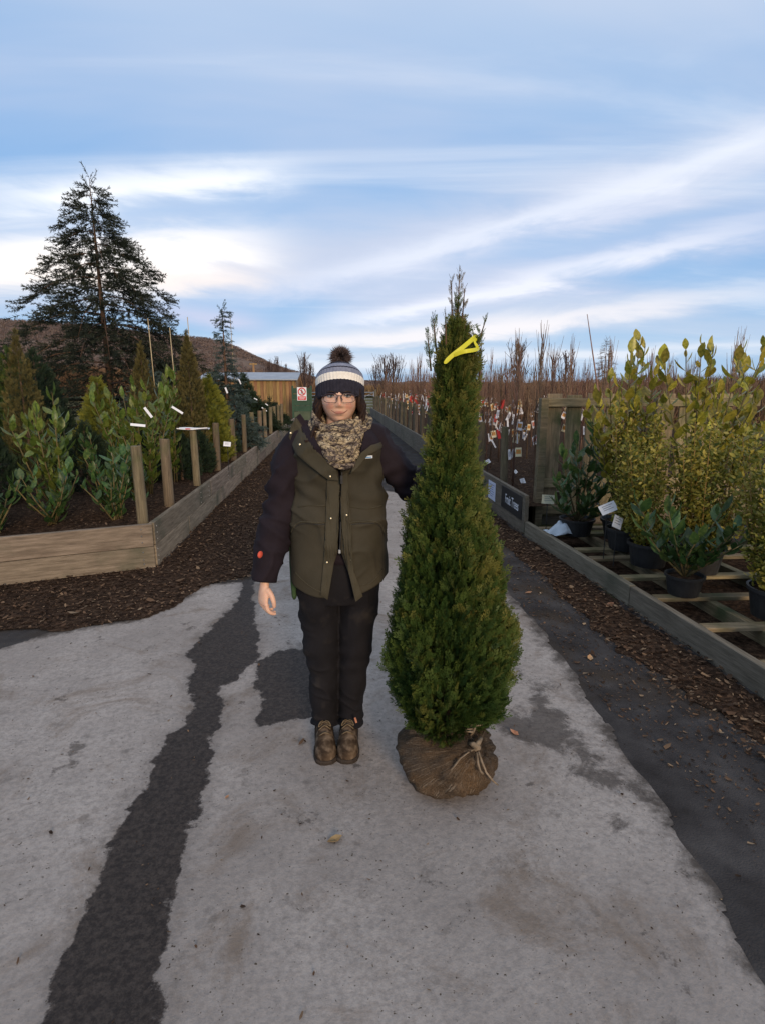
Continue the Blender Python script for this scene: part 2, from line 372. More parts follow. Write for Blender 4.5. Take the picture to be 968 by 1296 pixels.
# ---- concrete apron with wet stains of their own shape
def crop_a(pts): return G2([(172 + x * .3223, 700 + y * .3223) for x, y in pts])
def crop_b(pts): return G2([(484 + x * .3223, 700 + y * .3223) for x, y in pts])
stain1 = crop_a([(418, 90), (466, 90), (470, 260), (495, 330), (490, 410), (440, 470), (400, 500), (340, 530), (330, 570), (355, 585), (350, 640), (330, 690), (300, 720), (315, 780),
                 (290, 850), (285, 930), (250, 1000), (225, 1080), (200, 1140), (180, 1260), (140, 1400), (120, 1700), (90, 2000), (-420, 2000), (-330, 1700), (-200, 1400), (-110, 1200), (-60, 1050), (0, 960), (45, 930), (60, 830), (110, 740), (180, 690), (190, 640), (235, 590), (200, 550), (210, 490), (240, 440),
                 (190, 405), (240, 345), (300, 290), (370, 220), (410, 170)])
stain2 = crop_a([(480, 430), (560, 390), (660, 375), (760, 385), (800, 480), (790, 600), (700, 655), (600, 665), (480, 685), (465, 640), (490, 580), (465, 520), (470, 460)])
stain3 = crop_b([(500, 430), (600, 520), (660, 510), (650, 600), (740, 640), (780, 740), (700, 800), (620, 780), (480, 740), (440, 660), (560, 640), (580, 560), (530, 500)])
stain4 = crop_b([(660, 820), (800, 850), (980, 870), (1100, 900), (1080, 1000), (960, 965), (850, 950), (700, 860)])
stain5 = crop_b([(880, 1045), (960, 1040), (990, 1070), (960, 1095), (880, 1088)])
conc = [(-3.2, .2), (-3.0, 2.6), (-1.9, 3.72)] + G2([(172, 785), (210, 770), (232, 757), (262, 741), (300, 737), (318, 734)]) + \
       [(-.78, 5.2), (-.8, 6.5), (-.75, 8.3), (-.3, 9.0), (.4, 9.3), (1.0, 8.6), (1.2, 7), (1.28, 5.6)] + \
       crop_b([(490, 150), (560, 230), (640, 320), (690, 400), (760, 480), (800, 580), (880, 680), (960, 800), (1150, 1080), (1500, 1700)]) + [(1.3, .2)]
wet = lambda P: np.maximum(sdf_poly(P, stain1), sdf_poly(P, stain2))
stain6 = crop_b([(560, 470), (700, 560), (860, 700), (930, 820), (1000, 960), (850, 930), (680, 820), (430, 760), (400, 640), (520, 560)])
damp = lambda P: np.maximum.reduce([sdf_poly(P, stain3), sdf_poly(P, stain4) - .01, sdf_poly(P, stain5), sdf_poly(P, stain6) * .5 - .055])
def concrete_mat():
    m = bpy.data.materials.new('stained_concrete'); m.use_nodes = True; nt = m.node_tree; N = nt.nodes; L = nt.links; b = N['Principled BSDF']
    t = N.new('ShaderNodeTexCoord')
    def noise(s, d=6, r=.6, dist=0.):
        n = N.new('ShaderNodeTexNoise'); n.inputs['Scale'].default_value = s; n.inputs['Detail'].default_value = d; n.inputs['Roughness'].default_value = r
        n.inputs['Distortion'].default_value = dist; L.new(t.outputs['Object'], n.inputs['Vector']); return n.outputs[0]
    def mr(x, a, bb, c=0., d=1.):
        n = N.new('ShaderNodeMapRange'); n.interpolation_type = 'SMOOTHSTEP'; L.new(x, n.inputs[0])
        for i, vv in enumerate((a, bb, c, d)): n.inputs[i + 1].default_value = vv
        return n.outputs[0]
    def mx(f, a, c):
        n = N.new('ShaderNodeMix'); n.data_type = 'RGBA'
        for s, vv in ((n.inputs[0], f), (n.inputs[6], a), (n.inputs[7], c)):
            if isinstance(vv, tuple): s.default_value = vv + (1,)
            elif isinstance(vv, float): s.default_value = vv
            else: L.new(vv, s)
        return n.outputs[2]
    def ma(op, a, c):
        n = N.new('ShaderNodeMath'); n.operation = op
        for s, vv in ((n.inputs[0], a), (n.inputs[1], c)):
            if isinstance(vv, float): s.default_value = vv
            else: L.new(vv, s)
        return n.outputs[0]
    base = mx(mr(noise(1.3, 8), .35, .68), (.285, .250, .224), (.395, .352, .318))
    base = mx(ma('MULTIPLY', mr(noise(45, 8, .75), .38, .66), .7), base, (.21, .187, .17))                     # fine aggregate
    base = mx(ma('MULTIPLY', mr(noise(9, 6, .7), .56, .70), .55), base, (.12, .104, .092))  # scuffs
    base = mx(ma('MULTIPLY', mr(noise(2.2, 9, .72, .8), .50, .68), .65), base, (.16, .118, .085))    # mud smears
    base = mx(mr(noise(85, 3, .5), .68, .72), base, (.07, .055, .04))                    # specks
    a = N.new('ShaderNodeAttribute'); a.attribute_name = 'wet'
    e = ma('ADD', a.outputs['Fac'], ma('MULTIPLY', ma('SUBTRACT', noise(7, 8, .7), .5), .19))
    e = ma('ADD', e, ma('MULTIPLY', ma('SUBTRACT', noise(40, 4, .7), .5), .012))
    w = mr(e, -.008, .014)
    halo = ma('MULTIPLY', mr(e, -.07, .0), .22)
    a2 = N.new('ShaderNodeAttribute'); a2.attribute_name = 'damp'
    e2 = ma('ADD', a2.outputs['Fac'], ma('MULTIPLY', ma('SUBTRACT', noise(6, 9, .78, .4), .5), .42))
    w2 = ma('MULTIPLY', mr(e2, -.02, .05), .72)
    # small loose damp spots
    sp = mr(noise(3.6, 7, .68), .63, .67)
    wa = ma('MAXIMUM', ma('MAXIMUM', ma('MAXIMUM', w, halo), w2), ma('MULTIPLY', sp, .6))
    wetc = mx(mr(noise(60, 6, .7), .35, .7), (.026, .021, .019), (.066, .053, .045))
    ed = N.new('ShaderNodeAttribute'); ed.attribute_name = 'edge'
    dirt = ma('ADD', ed.outputs['Fac'], ma('MULTIPLY', ma('SUBTRACT', noise(5, 8, .75), .5), .45))
    base = mx(ma('MULTIPLY', mr(dirt, .10, -.03), .9), base, (.05, .041, .035))
    col = mx(wa, base, wetc)
    L.new(col, b.inputs['Base Color']); b.inputs['Specular IOR Level'].default_value = .12
    L.new(mr(w, 0., 1., .95, .6), b.inputs['Roughness'])
    bp = N.new('ShaderNodeBump'); bp.inputs['Strength'].default_value = .55; bp.inputs['Distance'].default_value = .006
    L.new(ma('ADD', noise(70, 8, .7), ma('MULTIPLY', noise(6, 4), 1.5)), bp.inputs['Height']); L.new(bp.outputs[0], b.inputs['Normal'])
    return m
wv3 = Wavy(5, 2.5)
cp = sheet('concrete_path', conc, .008, .022, concrete_mat(), lambda P: wv3(P) + .6 * wv2(P), {'wet': wet, 'damp': damp, 'edge': lambda P: sdf_poly(P, conc)}, amp=.012)
tag(cp, 'pale grey concrete yard path with dark wet stains', 'path', kind='structure')

# ---- loose litter: bark chips, grit, leaf bits
def chips(name, pts, sizes, tint, label, cat, z0=.014, m=None):
    n = len(pts); r = np.random.default_rng(len(pts))
    T = np.array([[-.5, -.25, 0], [.1, -.3, .05], [.5, .02, .12], [.05, .3, .04], [-.45, .2, .1]]); TF = np.array([[0, 1, 2], [0, 2, 3], [0, 3, 4]])
    a = r.uniform(0, 2 * PI, n); tl = r.uniform(-.35, .35, (n, 2))
    x = nrm(np.c_[np.cos(a), np.sin(a), tl[:, 0]]); z = nrm(np.c_[tl[:, 1], tl[:, 0] * .5, np.ones(n)]); y = nrm(np.cross(z, x))
    asp = r.uniform(.35, 1., n)
    V, F = scatter(T, TF, np.c_[pts, z0 + sizes * .12], x, y * asp[:, None], z, sizes)
    me = fast_mesh(name, V, F, m or MT['chip'], tint=np.repeat(tint, 5)); o = link(name, me)
    return tag(o, label, cat, kind='stuff')
def inpoly(poly, n, seed, marg=0.):
    r = np.random.default_rng(seed); poly = np.asarray(poly); lo, hi = poly.min(0), poly.max(0); out = []
    while sum(map(len, out)) < n:
        P = r.uniform(lo, hi, (n * 3, 2)); out.append(P[sdf_poly(P, poly) > marg])
    return np.concatenate(out)[:n]
r_ = np.random.default_rng(11)
lp = [(-1.9, 3.75)] + mul_poly[2:8] + [(-.8, 5.2), (-.95, 8), (-1.15, 11), (-1.3, 15), (-1.63, 15), (-1.63, 5.15), (-3.5, 4.75), (-3.5, 3.9)]
P = inpoly(lp, 13000, 1, -.05)
chips('bark_litter', P, r_.gamma(3., .0062, len(P)) + .006, r_.beta(1.5, 3.0, len(P)), 'bark chips and leaf bits strewn over the mulch beside the raised bed', 'litter', .018)
P = inpoly(mul_r, 4800, 2, -.14)
chips('bark_litter', P, r_.gamma(3., .0062, len(P)) + .006, r_.beta(1.5, 2.6, len(P)), 'leaf bits and bark strewn along the foot of the low pallet bed', 'litter', .016)
P = inpoly([(1.5, .7), (1.34, 2.6), (1.38, 4.4), (1.3, 7), (1.85, 7), (1.75, 4.2), (2.2, .7)], 3600, 8)
chips('lane_litter', P, r_.gamma(2., .005, len(P)) + .004, r_.beta(1.4, 2.4, len(P)), 'leaf bits and grit on the dark strip beside the concrete', 'litter', .007)
P = np.r_[inpoly([(-3, .5), (-3, 3), (-.8, 5), (-.7, 8), (1.2, 8), (1.6, 4), (2, .5)], 1500, 3)]
chips('path_litter', P, r_.gamma(1.5, .004, len(P)) + .003, r_.beta(1.3, 2.5, len(P)), 'small bark crumbs and grit scattered on the concrete path', 'litter', .010)
P = inpoly([(-1.4, 8), (2, 5), (2, 16), (-1.4, 16)], 1600, 4)
chips('lane_litter', P, r_.gamma(2., .007, len(P)) + .006, r_.beta(1.3, 2.5, len(P)), 'leaf bits scattered on the dark lane beyond the concrete', 'litter', .006)

# mud clods and dropped leaves one can point at
leafm = mat('dead_leaf', [(.25, .12, .05), (.42, .27, .15)], 25, rough=.8, rand=.3)
def ground_leaf(px, py, size, label, rz, m=leafm):
    p = gnd(px, py)
    T = [(-.5, 0, .0), (-.2, -.26, .10), (.15, -.24, .04), (.5, 0, .16), (.15, .25, .12), (-.2, .24, .03), (0, 0, 0)]
    F = [(6, 0, 1), (6, 1, 2), (6, 2, 3), (6, 3, 4), (6, 4, 5), (6, 5, 0)]
    o = MB().add([(a * size, b * size, c * size + .003) for a, b, c in T], F).build('fallen_leaf', m, loc=(p[0], p[1], .010), rot=(0, 0, rz))
    sm = o.modifiers.new('s', 'SOLIDIFY'); sm.thickness = .0012
    return tag(o, label, 'leaf')
ground_leaf(424, 1066, .055, 'tan fallen leaf lying on the concrete in front of the boots', .3)
ground_leaf(746, 835, .06, 'pale tan fallen leaf curled on the damp lane edge', 1.2)
ground_leaf(771, 768, .09, 'rusty red fallen leaf against the low pallet bed board', .5)
ground_leaf(668, 752, .06, 'straw coloured fallen leaf on the lane beside the conifer', .1)
ground_leaf(650, 930, .05, 'pale curled leaf on the damp patch beside the root ball', 2.2)
ground_leaf(288, 1012, .02, 'tiny orange leaf scrap on the concrete beside the wet streak', .8)

# ---- hills
def hill():
    xs = np.linspace(-900, 420, 150); ys = np.linspace(560, 1500, 70)
    X, Y = np.meshgrid(xs, ys, indexing='ij')
    def ridge(x):  # height of the skyline along x, at about Y = 800
        kx = np.array([-1000, -700, -560, -440, -330, -260, -215, -190, -172, -155, -138, -122, -105, -88, -70, -52, -30, 10, 120, 420])
        kz = np.array([80, 92, 95, 88, 82, 74, 69, 67, 65.5, 63, 57, 49, 41, 33, 27, 22, 15, 10, 9, 8])
        return np.interp(x, kx, kz)
    w = Wavy(21, .012); w2 = Wavy(22, .04)
    prof = np.clip((Y - 560) / 240, 0, 1) ** .8 * np.clip((1500 - Y) / 500, 0, 1) ** .4
    Z = ridge(X) * prof + (w(np.stack([X, Y, X * 0], -1)) * 2.2 + w2(np.stack([X, Y, X * 0], -1)) * .8) * prof - 1
    idx = np.arange(X.size).reshape(X.shape); F = np.stack([idx[:-1, :-1], idx[1:, :-1], idx[1:, 1:], idx[:-1, 1:]], -1).reshape(-1, 4)
    m = mat('winter_hillside', [(.07, .05, .042), (.12, .085, .066), (.16, .115, .085)], .02, rough=1., detail=10)
    o = link('hill', fast_mesh('hill', np.stack([X, Y, Z], -1).reshape(-1, 3), F, m, smooth=True)); tag(o, 'rounded hill brown with bare winter woodland', 'hill', kind='structure')
    # bare woodland on it
    r = np.random.default_rng(5); n = 9000
    px = r.uniform(-620, 60, n); py = 600 + 260 * r.uniform(0, 1, n)
    pr = np.clip((py - 560) / 240, 0, 1) ** .8 * np.clip((1500 - py) / 500, 0, 1) ** .4
    pz = ridge(px) * pr - 1
    T = []; TF = []
    for k in range(26):
        d = nrm(r.normal(size=3)); d[2] = abs(d[2]); c = d * r.uniform(.3, 1.) * np.array([.75, .75, 1.1]); a = nrm(r.normal(size=3)); b_ = nrm(np.cross(a, d))
        T += [c + a * .2, c - a * .12 + b_ * .15, c - a * .1 - b_ * .15]; TF.append([3 * k, 3 * k + 1, 3 * k + 2])
    a = r.uniform(0, 2 * PI, n); ax = np.c_[np.cos(a), np.sin(a), 0 * a]; ay = np.c_[-np.sin(a), np.cos(a), 0 * a]; az = np.tile([0, 0, 1.], (n, 1))
    V, F = scatter(T, TF, np.c_[px, py, pz], ax, ay, az, r.uniform(2.6, 4.6, n))
    wm = mat('bare_wood_far', [(.08, .058, .056), (.15, .108, .092), (.22, .16, .125)], .08, tint=True, rough=1.)
    wo_ = link('hillside_woods', fast_mesh('hillside_woods', V, F, wm, tint=np.repeat(r.beta(2, 2, n), len(T)))); tag(wo_, 'bare brown winter woodland covering the hill', 'woodland', kind='stuff')
hill()
# ---- hedgerow and scrub beyond the yard
def scrub(name, x0, x1, y0, y1, h0, h1, n, cols, label, cat, seed, tw=.02):
    r = np.random.default_rng(seed); xs = r.uniform(x0, x1, n); ys = r.uniform(y0, y1, n)
    T = []; TF = []
    for k in range(9):
        bx, by = r.uniform(-.35, .35, 2); tx, ty = r.uniform(-.25, .25, 2) + np.array([bx, by]); z0 = r.uniform(0, .45); z1 = z0 + r.uniform(.3, .55)
        i = len(T); T += [(bx - tw, by, z0), (bx + tw, by, z0), (tx, ty, z1)]; TF.append((i, i + 1, i + 2))
        i = len(T); T += [(bx, by - tw, z0), (bx, by + tw, z0), (tx, ty, z1)]; TF.append((i, i + 1, i + 2))
    a = r.uniform(0, 2 * PI, n); ax = np.c_[np.cos(a), np.sin(a), 0 * a]; ay = np.c_[-np.sin(a), np.cos(a), 0 * a]; az = np.tile([0, 0, 1.], (n, 1))
    w = Wavy(seed, .03); hh = (h0 + (h1 - h0) * np.clip(.5 + .35 * w(np.c_[xs, ys * 0, ys * 0]), 0, 1)) * r.uniform(.7, 1.05, n)
    V, F = scatter(T, TF, np.c_[xs, ys, np.zeros(n)], ax, ay, az, hh)
    m = mat(name + '_mat', cols, .3, tint=True, rough=1.)
    o = link(name, fast_mesh(name, V, F, m, tint=np.repeat(r.beta(2, 2, n), len(T)))); return tag(o, label, cat, kind='stuff')
scrub('hedgerow', -70, -4, 74, 92, 3.2, 6.2, 6500, [(.05, .03, .02), (.14, .085, .05), (.24, .15, .085)], 'tangle of bare brown hedgerow beyond the timber shed', 'hedgerow', 31)
scrub('field_scrub', -6, 70, 95, 120, 2.2, 3.4, 6500, [(.09, .055, .03), (.2, .13, .065), (.3, .21, .11)], 'rust brown scrub band across the field beyond the metal gate', 'scrub', 32)
scrub('orchard_thicket', 8, 60, 22, 60, 2.5, 3.4, 7000, [(.075, .045, .03), (.17, .105, .066), (.28, .18, .11)], 'dense mass of bare reddish nursery stems behind the fruit tree bed', 'thicket', 33, .012)

# ================================================================== RAISED BEDS
def plank(name, a, b, h, th, m, parent, z0, origin, bevel=.004, data={}):
    """board from a to b (ground points), height h, thickness th, standing on z0"""
    a = np.array(a, float); b = np.array(b, float); L_ = float(np.hypot(*(b - a))); key = (round(L_, 2), h, th, m.name)
    if key not in data:
        bm = bmesh.new(); bmesh.ops.create_cube(bm, size=1.)
        for vv in bm.verts: vv.co = Vector((vv.co.x * L_, vv.co.y * th, (vv.co.z + .5) * h))
        bmesh.ops.bevel(bm, geom=bm.edges[:], offset=bevel, segments=1, affect='EDGES')
        me = bpy.data.meshes.new(name); bm.to_mesh(me); bm.free(); me.materials.append(m); data[key] = me
    c = (a + b) / 2
    return link(name, data[key], parent, (c[0] - origin[0], c[1] - origin[1], z0 - origin[2]), (random.uniform(-.012, .012), random.uniform(-.003, .003), math.atan2(b[1] - a[1], b[0] - a[0])))
def post_mesh(r, h, square=False):
    mb = MB(); n = 14; rs = np.random.default_rng(int(h * 1000) + int(r * 1e4))
    zs = np.linspace(0, 1, 6); rings = []
    for z in zs:
        ang = np.arange(n) * 2 * PI / n; rr = r * (1.03 - .06 * z) * (1 + rs.normal(0, .012, n))
        rings.append(np.c_[rr * np.cos(ang), rr * np.sin(ang), np.full(n, z * (h - .006))])
    ang = np.arange(n) * 2 * PI / n; rings.append(np.c_[r * .93 * np.cos(ang), r * .93 * np.sin(ang), np.full(n, h) + rs.normal(0, .003, n)])
    V, F = loft(rings); return mb.add(V, F).mesh('post', MT['post'])
# -- bed on the west side
O = (-1.68, 5.17, 0)
lb = tag(empty('raised_bed', O), 'long raised bed of two-course weathered planks with round posts and conifers', 'raised bed')
WX = -1.675
for course in range(2):
    y = 5.14; k = 0
    while y < 23:
        L_ = [1.2, 1.8, 2.4, 1.8][(k + course * 2) % 4]
        plank('plank', (WX, y), (WX, y + L_ - .006), .205, .05, MT['plank'], lb, course * .208, O); y += L_; k += 1
    # short end facing the yard
    x0, y0 = -1.662, 5.112; dx, dy = -.94, -.34
    for L_ in ([1.5, 2.4, 2.4] if course else [2.4, 2.4, 1.5]):
        plank('plank', (x0, y0), (x0 + dx * (L_ - .006), y0 + dy * (L_ - .006)), .205, .05, MT['plank'], lb, course * .208, O); x0 += dx * L_; y0 += dy * L_
nm = MB()
nm.tube([(0, 0, 0), (.006, 0, 0)], [.007, .006], 6); nail = nm.mesh('nail', MT['nail'])
for z in (.05, .09, .16, .25, .31, .37):
    link('nail', nail, lb, (WX + .026 - O[0], 5.19 - O[1] + random.uniform(-.015, .015), z))
    link('nail', nail, lb, (-1.74 - O[0], 5.056 - O[1], z), (0, 0, -1.9))
for yy in (6.94, 7.39, 8.74, 9.3, 10.54):
    for z in (.24, .3, .36): link('nail', nail, lb, (WX + .026 - O[0], yy - O[1], z))
pm = [post_mesh(.048, .98), post_mesh(.052, .97), post_mesh(.045, .985)]
py_ = [5.27, 6.13, 7.39, 8.7, 10.09, 11.33, 12.55, 13.63, 14.75, 15.9, 17.0, 18.1, 19.2]
for i, yy in enumerate(py_):
    o = link('post', pm[i % 3], lb, (-1.79 - O[0], yy - O[1], .11), (random.uniform(-.02, .02), random.uniform(-.02, .02), random.uniform(0, 6)))
for i in range(3): link('post', pm[i], lb, (-2.95 - i * 1.3 - O[0], 4.83 - i * .46 - O[1], .10), (.01, 0, i))
def soil(name, poly, z, label, cell=.08, amp=.012):
    wq = Wavy(8, 1.6); o = sheet(name, poly, 0, cell, MT['mulch']); me = o.data
    co = np.zeros(len(me.vertices) * 3); me.vertices.foreach_get('co', co); co = co.reshape(-1, 3); co[:, 2] = z + amp * wq(co); me.vertices.foreach_set('co', co.ravel()); me.update()
    return tag(o, label, 'soil', kind='structure')
soil('bed_soil', [(-1.69, 5.2), (-1.69, 23.5), (-9, 23.5), (-9, 2.6), (-1.9, 5.12)], .375, 'bark-covered soil filling the raised bed')
r_ = np.random.default_rng(12); P = inpoly([(-1.72, 5.3), (-1.72, 12), (-3.2, 12), (-4.5, 4.4)], 5000, 5)
chips('bed_litter', P, r_.gamma(3., .006, len(P)) + .006, r_.beta(1.6, 3., len(P)), 'bark chips covering the soil of the raised bed', 'litter', .392)

# -- bed on the east side, fruit trees
O = (2.07, 5.98, 0)
rb = tag(empty('raised_bed', O), 'fruit tree bed edged with one tall smooth grey board and round posts', 'raised bed')
for k in range(3): plank('plank', (2.42 + 2.4 * k, 6.47), (4.81 + 2.4 * k, 6.47), .40, .045, MT['rplank'], rb, 0, O)
y = 5.98
for k in range(12): plank('plank', (2.07, y), (2.07, y + 2.394), .45, .045, MT['rplank'], rb, 0, O); y += 2.4
for i in range(22):
    yy = 7.28 + i * 1.24
    link('post', pm[i % 3], rb, (2.19 - O[0], yy - O[1], .17 + random.uniform(-.05, .05)), (random.uniform(-.02, .02), random.uniform(-.02, .02), i))
for i in range(9):
    yy = 10.2 + i * 1.24 + .6
    link('post', pm[i % 3], rb, (2.19 - O[0], yy - O[1], .17), (random.uniform(-.02, .02), random.uniform(-.02, .02), i))
soil('bed_soil', [(2.09, 6.05), (2.09, 36), (11, 36), (11, 6.5), (2.42, 6.5), (2.40, 6.05)], .31, 'dark soil in the fruit tree bed')
r_ = np.random.default_rng(13); P = inpoly([(2.12, 6.1), (2.12, 11), (4, 11), (4, 6.1)], 2500, 6)
chips('bed_litter', P, r_.gamma(3., .005, len(P)) + .005, r_.beta(1.3, 3., len(P)), 'bark chips on the soil under the fruit saplings', 'litter', .325)
# ================================================================== PLANT TEMPLATES
def frond_template(seed, n=6, bend=.1):
    """flat thuja spray: axis +Z, width along X, unit length"""
    r = np.random.default_rng(seed); V = []; F = []
    def lens(a, b, w):
        a = np.array(a); b = np.array(b); d = b - a; p = np.array([-d[2], 0, d[0]]); p = p / (np.linalg.norm(p) + 1e-9) * w; m = a + d * .55
        i = len(V); V.extend([a, m + p + np.array([0, r.uniform(-.012, .012), 0]), b, m - p]); F.append([i, i + 1, i + 2, i + 3])
    lens((0, 0, 0), (0, 0, 1.), .028)
    for k in range(n):
        z = .12 + .76 * k / n
        for s in (-1, 1):
            L_ = (.42 - .28 * (k / n)) * r.uniform(.75, 1.2); an = r.uniform(.55, .85)
            a = np.array([0, 0, z + (.03 if s > 0 else 0)]); d = np.array([s * math.sin(an), 0, math.cos(an)]); b = a + d * L_
            lens(a, b, .032)
            for q in (.45, .75):
                for s2 in (-1, 1):
                    if r.random() < .35: continue
                    c = a + d * L_ * q; an2 = an + s2 * .55; e = np.array([s * math.sin(an2), 0, math.cos(an2)]); lens(c, c + e * L_ * .42, .030)
    V = np.array(V); V[:, 0] *= .78; V[:, 1] += bend * (V[:, 2] ** 2) * .6 + .12 * np.abs(V[:, 0]) ** 1.3
    return V, np.array(F)
def needle_template(seed, n=22, L=.16, w=.012, spread=1.1):
    r = np.random.default_rng(seed); V = []; F = []
    V += [(-.012, 0, 0), (.012, 0, 0), (.008, 0, 1), (-.008, 0, 1)]; F.append([0, 1, 2, 3])
    for k in range(n):
        z = r.uniform(.02, 1.); a = r.uniform(0, 2 * PI); ti = r.uniform(.6, spread)
        d = np.array([math.cos(a) * math.sin(ti), math.sin(a) * math.sin(ti) * .7, math.cos(ti)]); s_ = nrm(np.cross(d, r.normal(size=3))); p = np.array([0, 0, z]); i = len(V); l = L * r.uniform(.7, 1.2)
        V += [p + s_ * w, p - s_ * w, p + d * l - s_ * w * .3, p + d * l + s_ * w * .3]; F.append([i, i + 1, i + 2, i + 3])
    return np.array(V), np.array(F)
FR = [frond_template(s, n, b) for s, n, b in ((1, 5, .1), (2, 4, .25), (3, 5, -.05), (4, 4, .15))]
ND = [needle_template(s) for s in (1, 2, 3)]
NDC = [needle_template(s, 30, .20, .022, 1.25) for s in (4, 5, 6)]
SPRIG = []
for k_ in (7, 8):
    tv_, tf_ = frond_template(k_, 4, .1); SPRIG.append((tv_ * np.array([.62, .8, 1.]), tf_))
def foliage_mesh(name, m, templates, pos, out, up, sc, tint, seed=0, roll=.6):
    """sprays at pos; axis = up vectors, plate contains the outward direction"""
    r = np.random.default_rng(seed); pick = r.integers(0, len(templates), len(pos)); Vs, Fs, Ts = [], [], []; off = 0
    z = nrm(up); side = nrm(np.cross(z, out)); o2 = nrm(np.cross(side, z)); a = r.normal(0, roll, len(pos))
    x = o2 * np.cos(a)[:, None] + side * np.sin(a)[:, None]; y = np.cross(z, x)
    for t, (TV, TF) in enumerate(templates):
        k = pick == t
        if not k.any(): continue
        V, F = scatter(TV, TF, pos[k], x[k], y[k], z[k], sc[k]); Vs.append(V); Fs.append(F + off); off += len(V)
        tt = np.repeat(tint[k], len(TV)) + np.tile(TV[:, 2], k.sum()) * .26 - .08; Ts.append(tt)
    return fast_mesh(name, np.concatenate(Vs), np.concatenate(Fs), m, tint=np.concatenate(Ts))
def columnar(name, loc, prof, n, fsize, m, seed, trunk_m, label, cat, group=None, templates=FR, inner=.25, clump=.10, out_tilt=.55, top_tint=0.):
    """columnar conifer; prof = [(z, cx, r)] in local coordinates"""
    r = np.random.default_rng(seed); root = tag(empty(name, loc), label, cat, group)
    pz = np.array([p[0] for p in prof]); pc = np.array([p[1] for p in prof]); pr = np.array([p[2] for p in prof])
    o_ = np.argsort(pz); pz, pc, pr = pz[o_], pc[o_], pr[o_]
    zz = np.linspace(pz[0], pz[-1], 400); w = np.interp(zz, pz, pr) ** .9 + .01; cdf = np.cumsum(w) / w.sum()
    z = np.interp(r.uniform(0, 1, n), cdf, zz); th = r.uniform(0, 2 * PI, n)
    R = np.interp(z, pz, pr); C = np.interp(z, pz, pc)
    wv_ = Wavy(seed + 50, 3.2); wv_b = Wavy(seed + 51, 9.)
    q = np.c_[np.cos(th) * .25, np.sin(th) * .25, z * .55]; lump = wv_(q) * clump + wv_b(q) * clump * .55
    f = np.where(r.random(n) < inner, r.uniform(.35, .8, n), r.uniform(.80, 1.0, n)) * (1 + lump) - fsize * .45 / np.maximum(R, .05)
    f = np.clip(f, .02, 1.2)
    out = np.c_[np.cos(th), np.sin(th), np.zeros(n)]
    pos = np.c_[C, np.zeros(n), z] + out * (R * f)[:, None]
    tilt = np.clip(r.normal(out_tilt, .22, n), .05, 1.4)
    up = out * np.sin(tilt)[:, None] + np.array([0, 0, 1.]) * np.cos(tilt)[:, None] + r.normal(0, .22, (n, 3))
    # lower sprays droop outwards
    low = np.clip(1 - (z - pz[0]) / .25, 0, 1)[:, None]; up = up + out * low * .9 - np.array([0, 0, .5]) * low
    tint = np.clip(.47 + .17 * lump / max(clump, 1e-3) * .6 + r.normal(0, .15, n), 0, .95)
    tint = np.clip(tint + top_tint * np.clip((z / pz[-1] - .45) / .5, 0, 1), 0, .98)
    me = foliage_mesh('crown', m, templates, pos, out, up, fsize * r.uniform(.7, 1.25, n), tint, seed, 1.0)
    c = link('crown', me, root); c['kind'] = 'stuff'
    t = MB(); zs = np.linspace(-.05 if pz[0] < .05 else 0, pz[-1] * .96, 9)
    t.tube([(np.interp(s, pz, pc) if s > pz[0] else pc[0], 0, s) for s in zs], [max(.004, .022 * (1 - s / pz[-1] * .9)) for s in zs], 7); t.build('trunk', trunk_m, root, smooth=True)
    return root
MT['bark'] = mat('conifer_bark', [(.06, .035, .022), (.14, .085, .055)], 12, (6, 6, 1), .9, .4, 30)
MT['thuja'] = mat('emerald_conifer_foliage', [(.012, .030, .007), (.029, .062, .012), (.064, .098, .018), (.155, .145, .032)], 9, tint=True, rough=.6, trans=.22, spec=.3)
MT['thuja_brown'] = mat('bronzed_conifer_foliage', [(.03, .026, .009), (.065, .056, .016), (.11, .09, .028), (.16, .13, .045)], 8, tint=True, rough=.7, trans=.2)
MT['gold_con'] = mat('golden_conifer_foliage', [(.05, .065, .012), (.13, .14, .02), (.26, .24, .03)], 8, tint=True, rough=.65, trans=.25)
MT['dark_con'] = mat('dark_conifer_foliage', [(.008, .016, .009), (.016, .030, .015), (.032, .055, .024)], 8, tint=True, rough=.7, trans=.15)
MT['cedar'] = mat('cedar_needles', [(.008, .012, .008), (.020, .027, .018), (.05, .056, .034)], 6, tint=True, rough=.75, trans=.12)
MT['blue'] = mat('blue_spruce_needles', [(.018, .032, .028), (.045, .072, .066), (.10, .135, .125)], 6, tint=True, rough=.7, trans=.12)
MT['cane'] = mat('bamboo_cane', [(.34, .25, .13), (.5, .4, .24)], 5, (4, 4, 1), .6)

# ================================================================== THE CONIFER WITH ITS ROOT BALL
TX, TY = .43, 2.12
K = TY / 2.12
DZ = [.2, .3, .4, .54, .64, .8, .97, 1.28, 1.57, 1.71, 2.]; DR = [.035, .035, .018, -.004, -.010, -.016, -.022, -.030, -.016, -.010, 0]
raw = [(2.004, .434, .017), (1.933, .438, .026), (1.852, .429, .037), (1.798, .441, .085), (1.715, .443, .098), (1.574, .443, .107), (1.430, .438, .117), (1.281, .432, .145),
       (1.129, .432, .183), (.972, .432, .218), (.810, .436, .247), (.643, .441, .274), (.540, .448, .275), (.399, .444, .267), (.289, .452, .213), (.211, .449, .127)]
prof = [(1.6 + (z - 1.6) * K, c * K - TX - .010 * min(1., max(0., 1.5 - z)), max(.012, r * K - .012 - .012 * min(1., max(0., 1.4 - z)) + float(np.interp(z, DZ, DR)))) for z, c, r in raw]
body = [p for p in prof if p[0] < 1.70] + [(1.705, prof[3][1], .078)] + [(1.755, prof[3][1], .045), (1.80, prof[3][1], .016)]
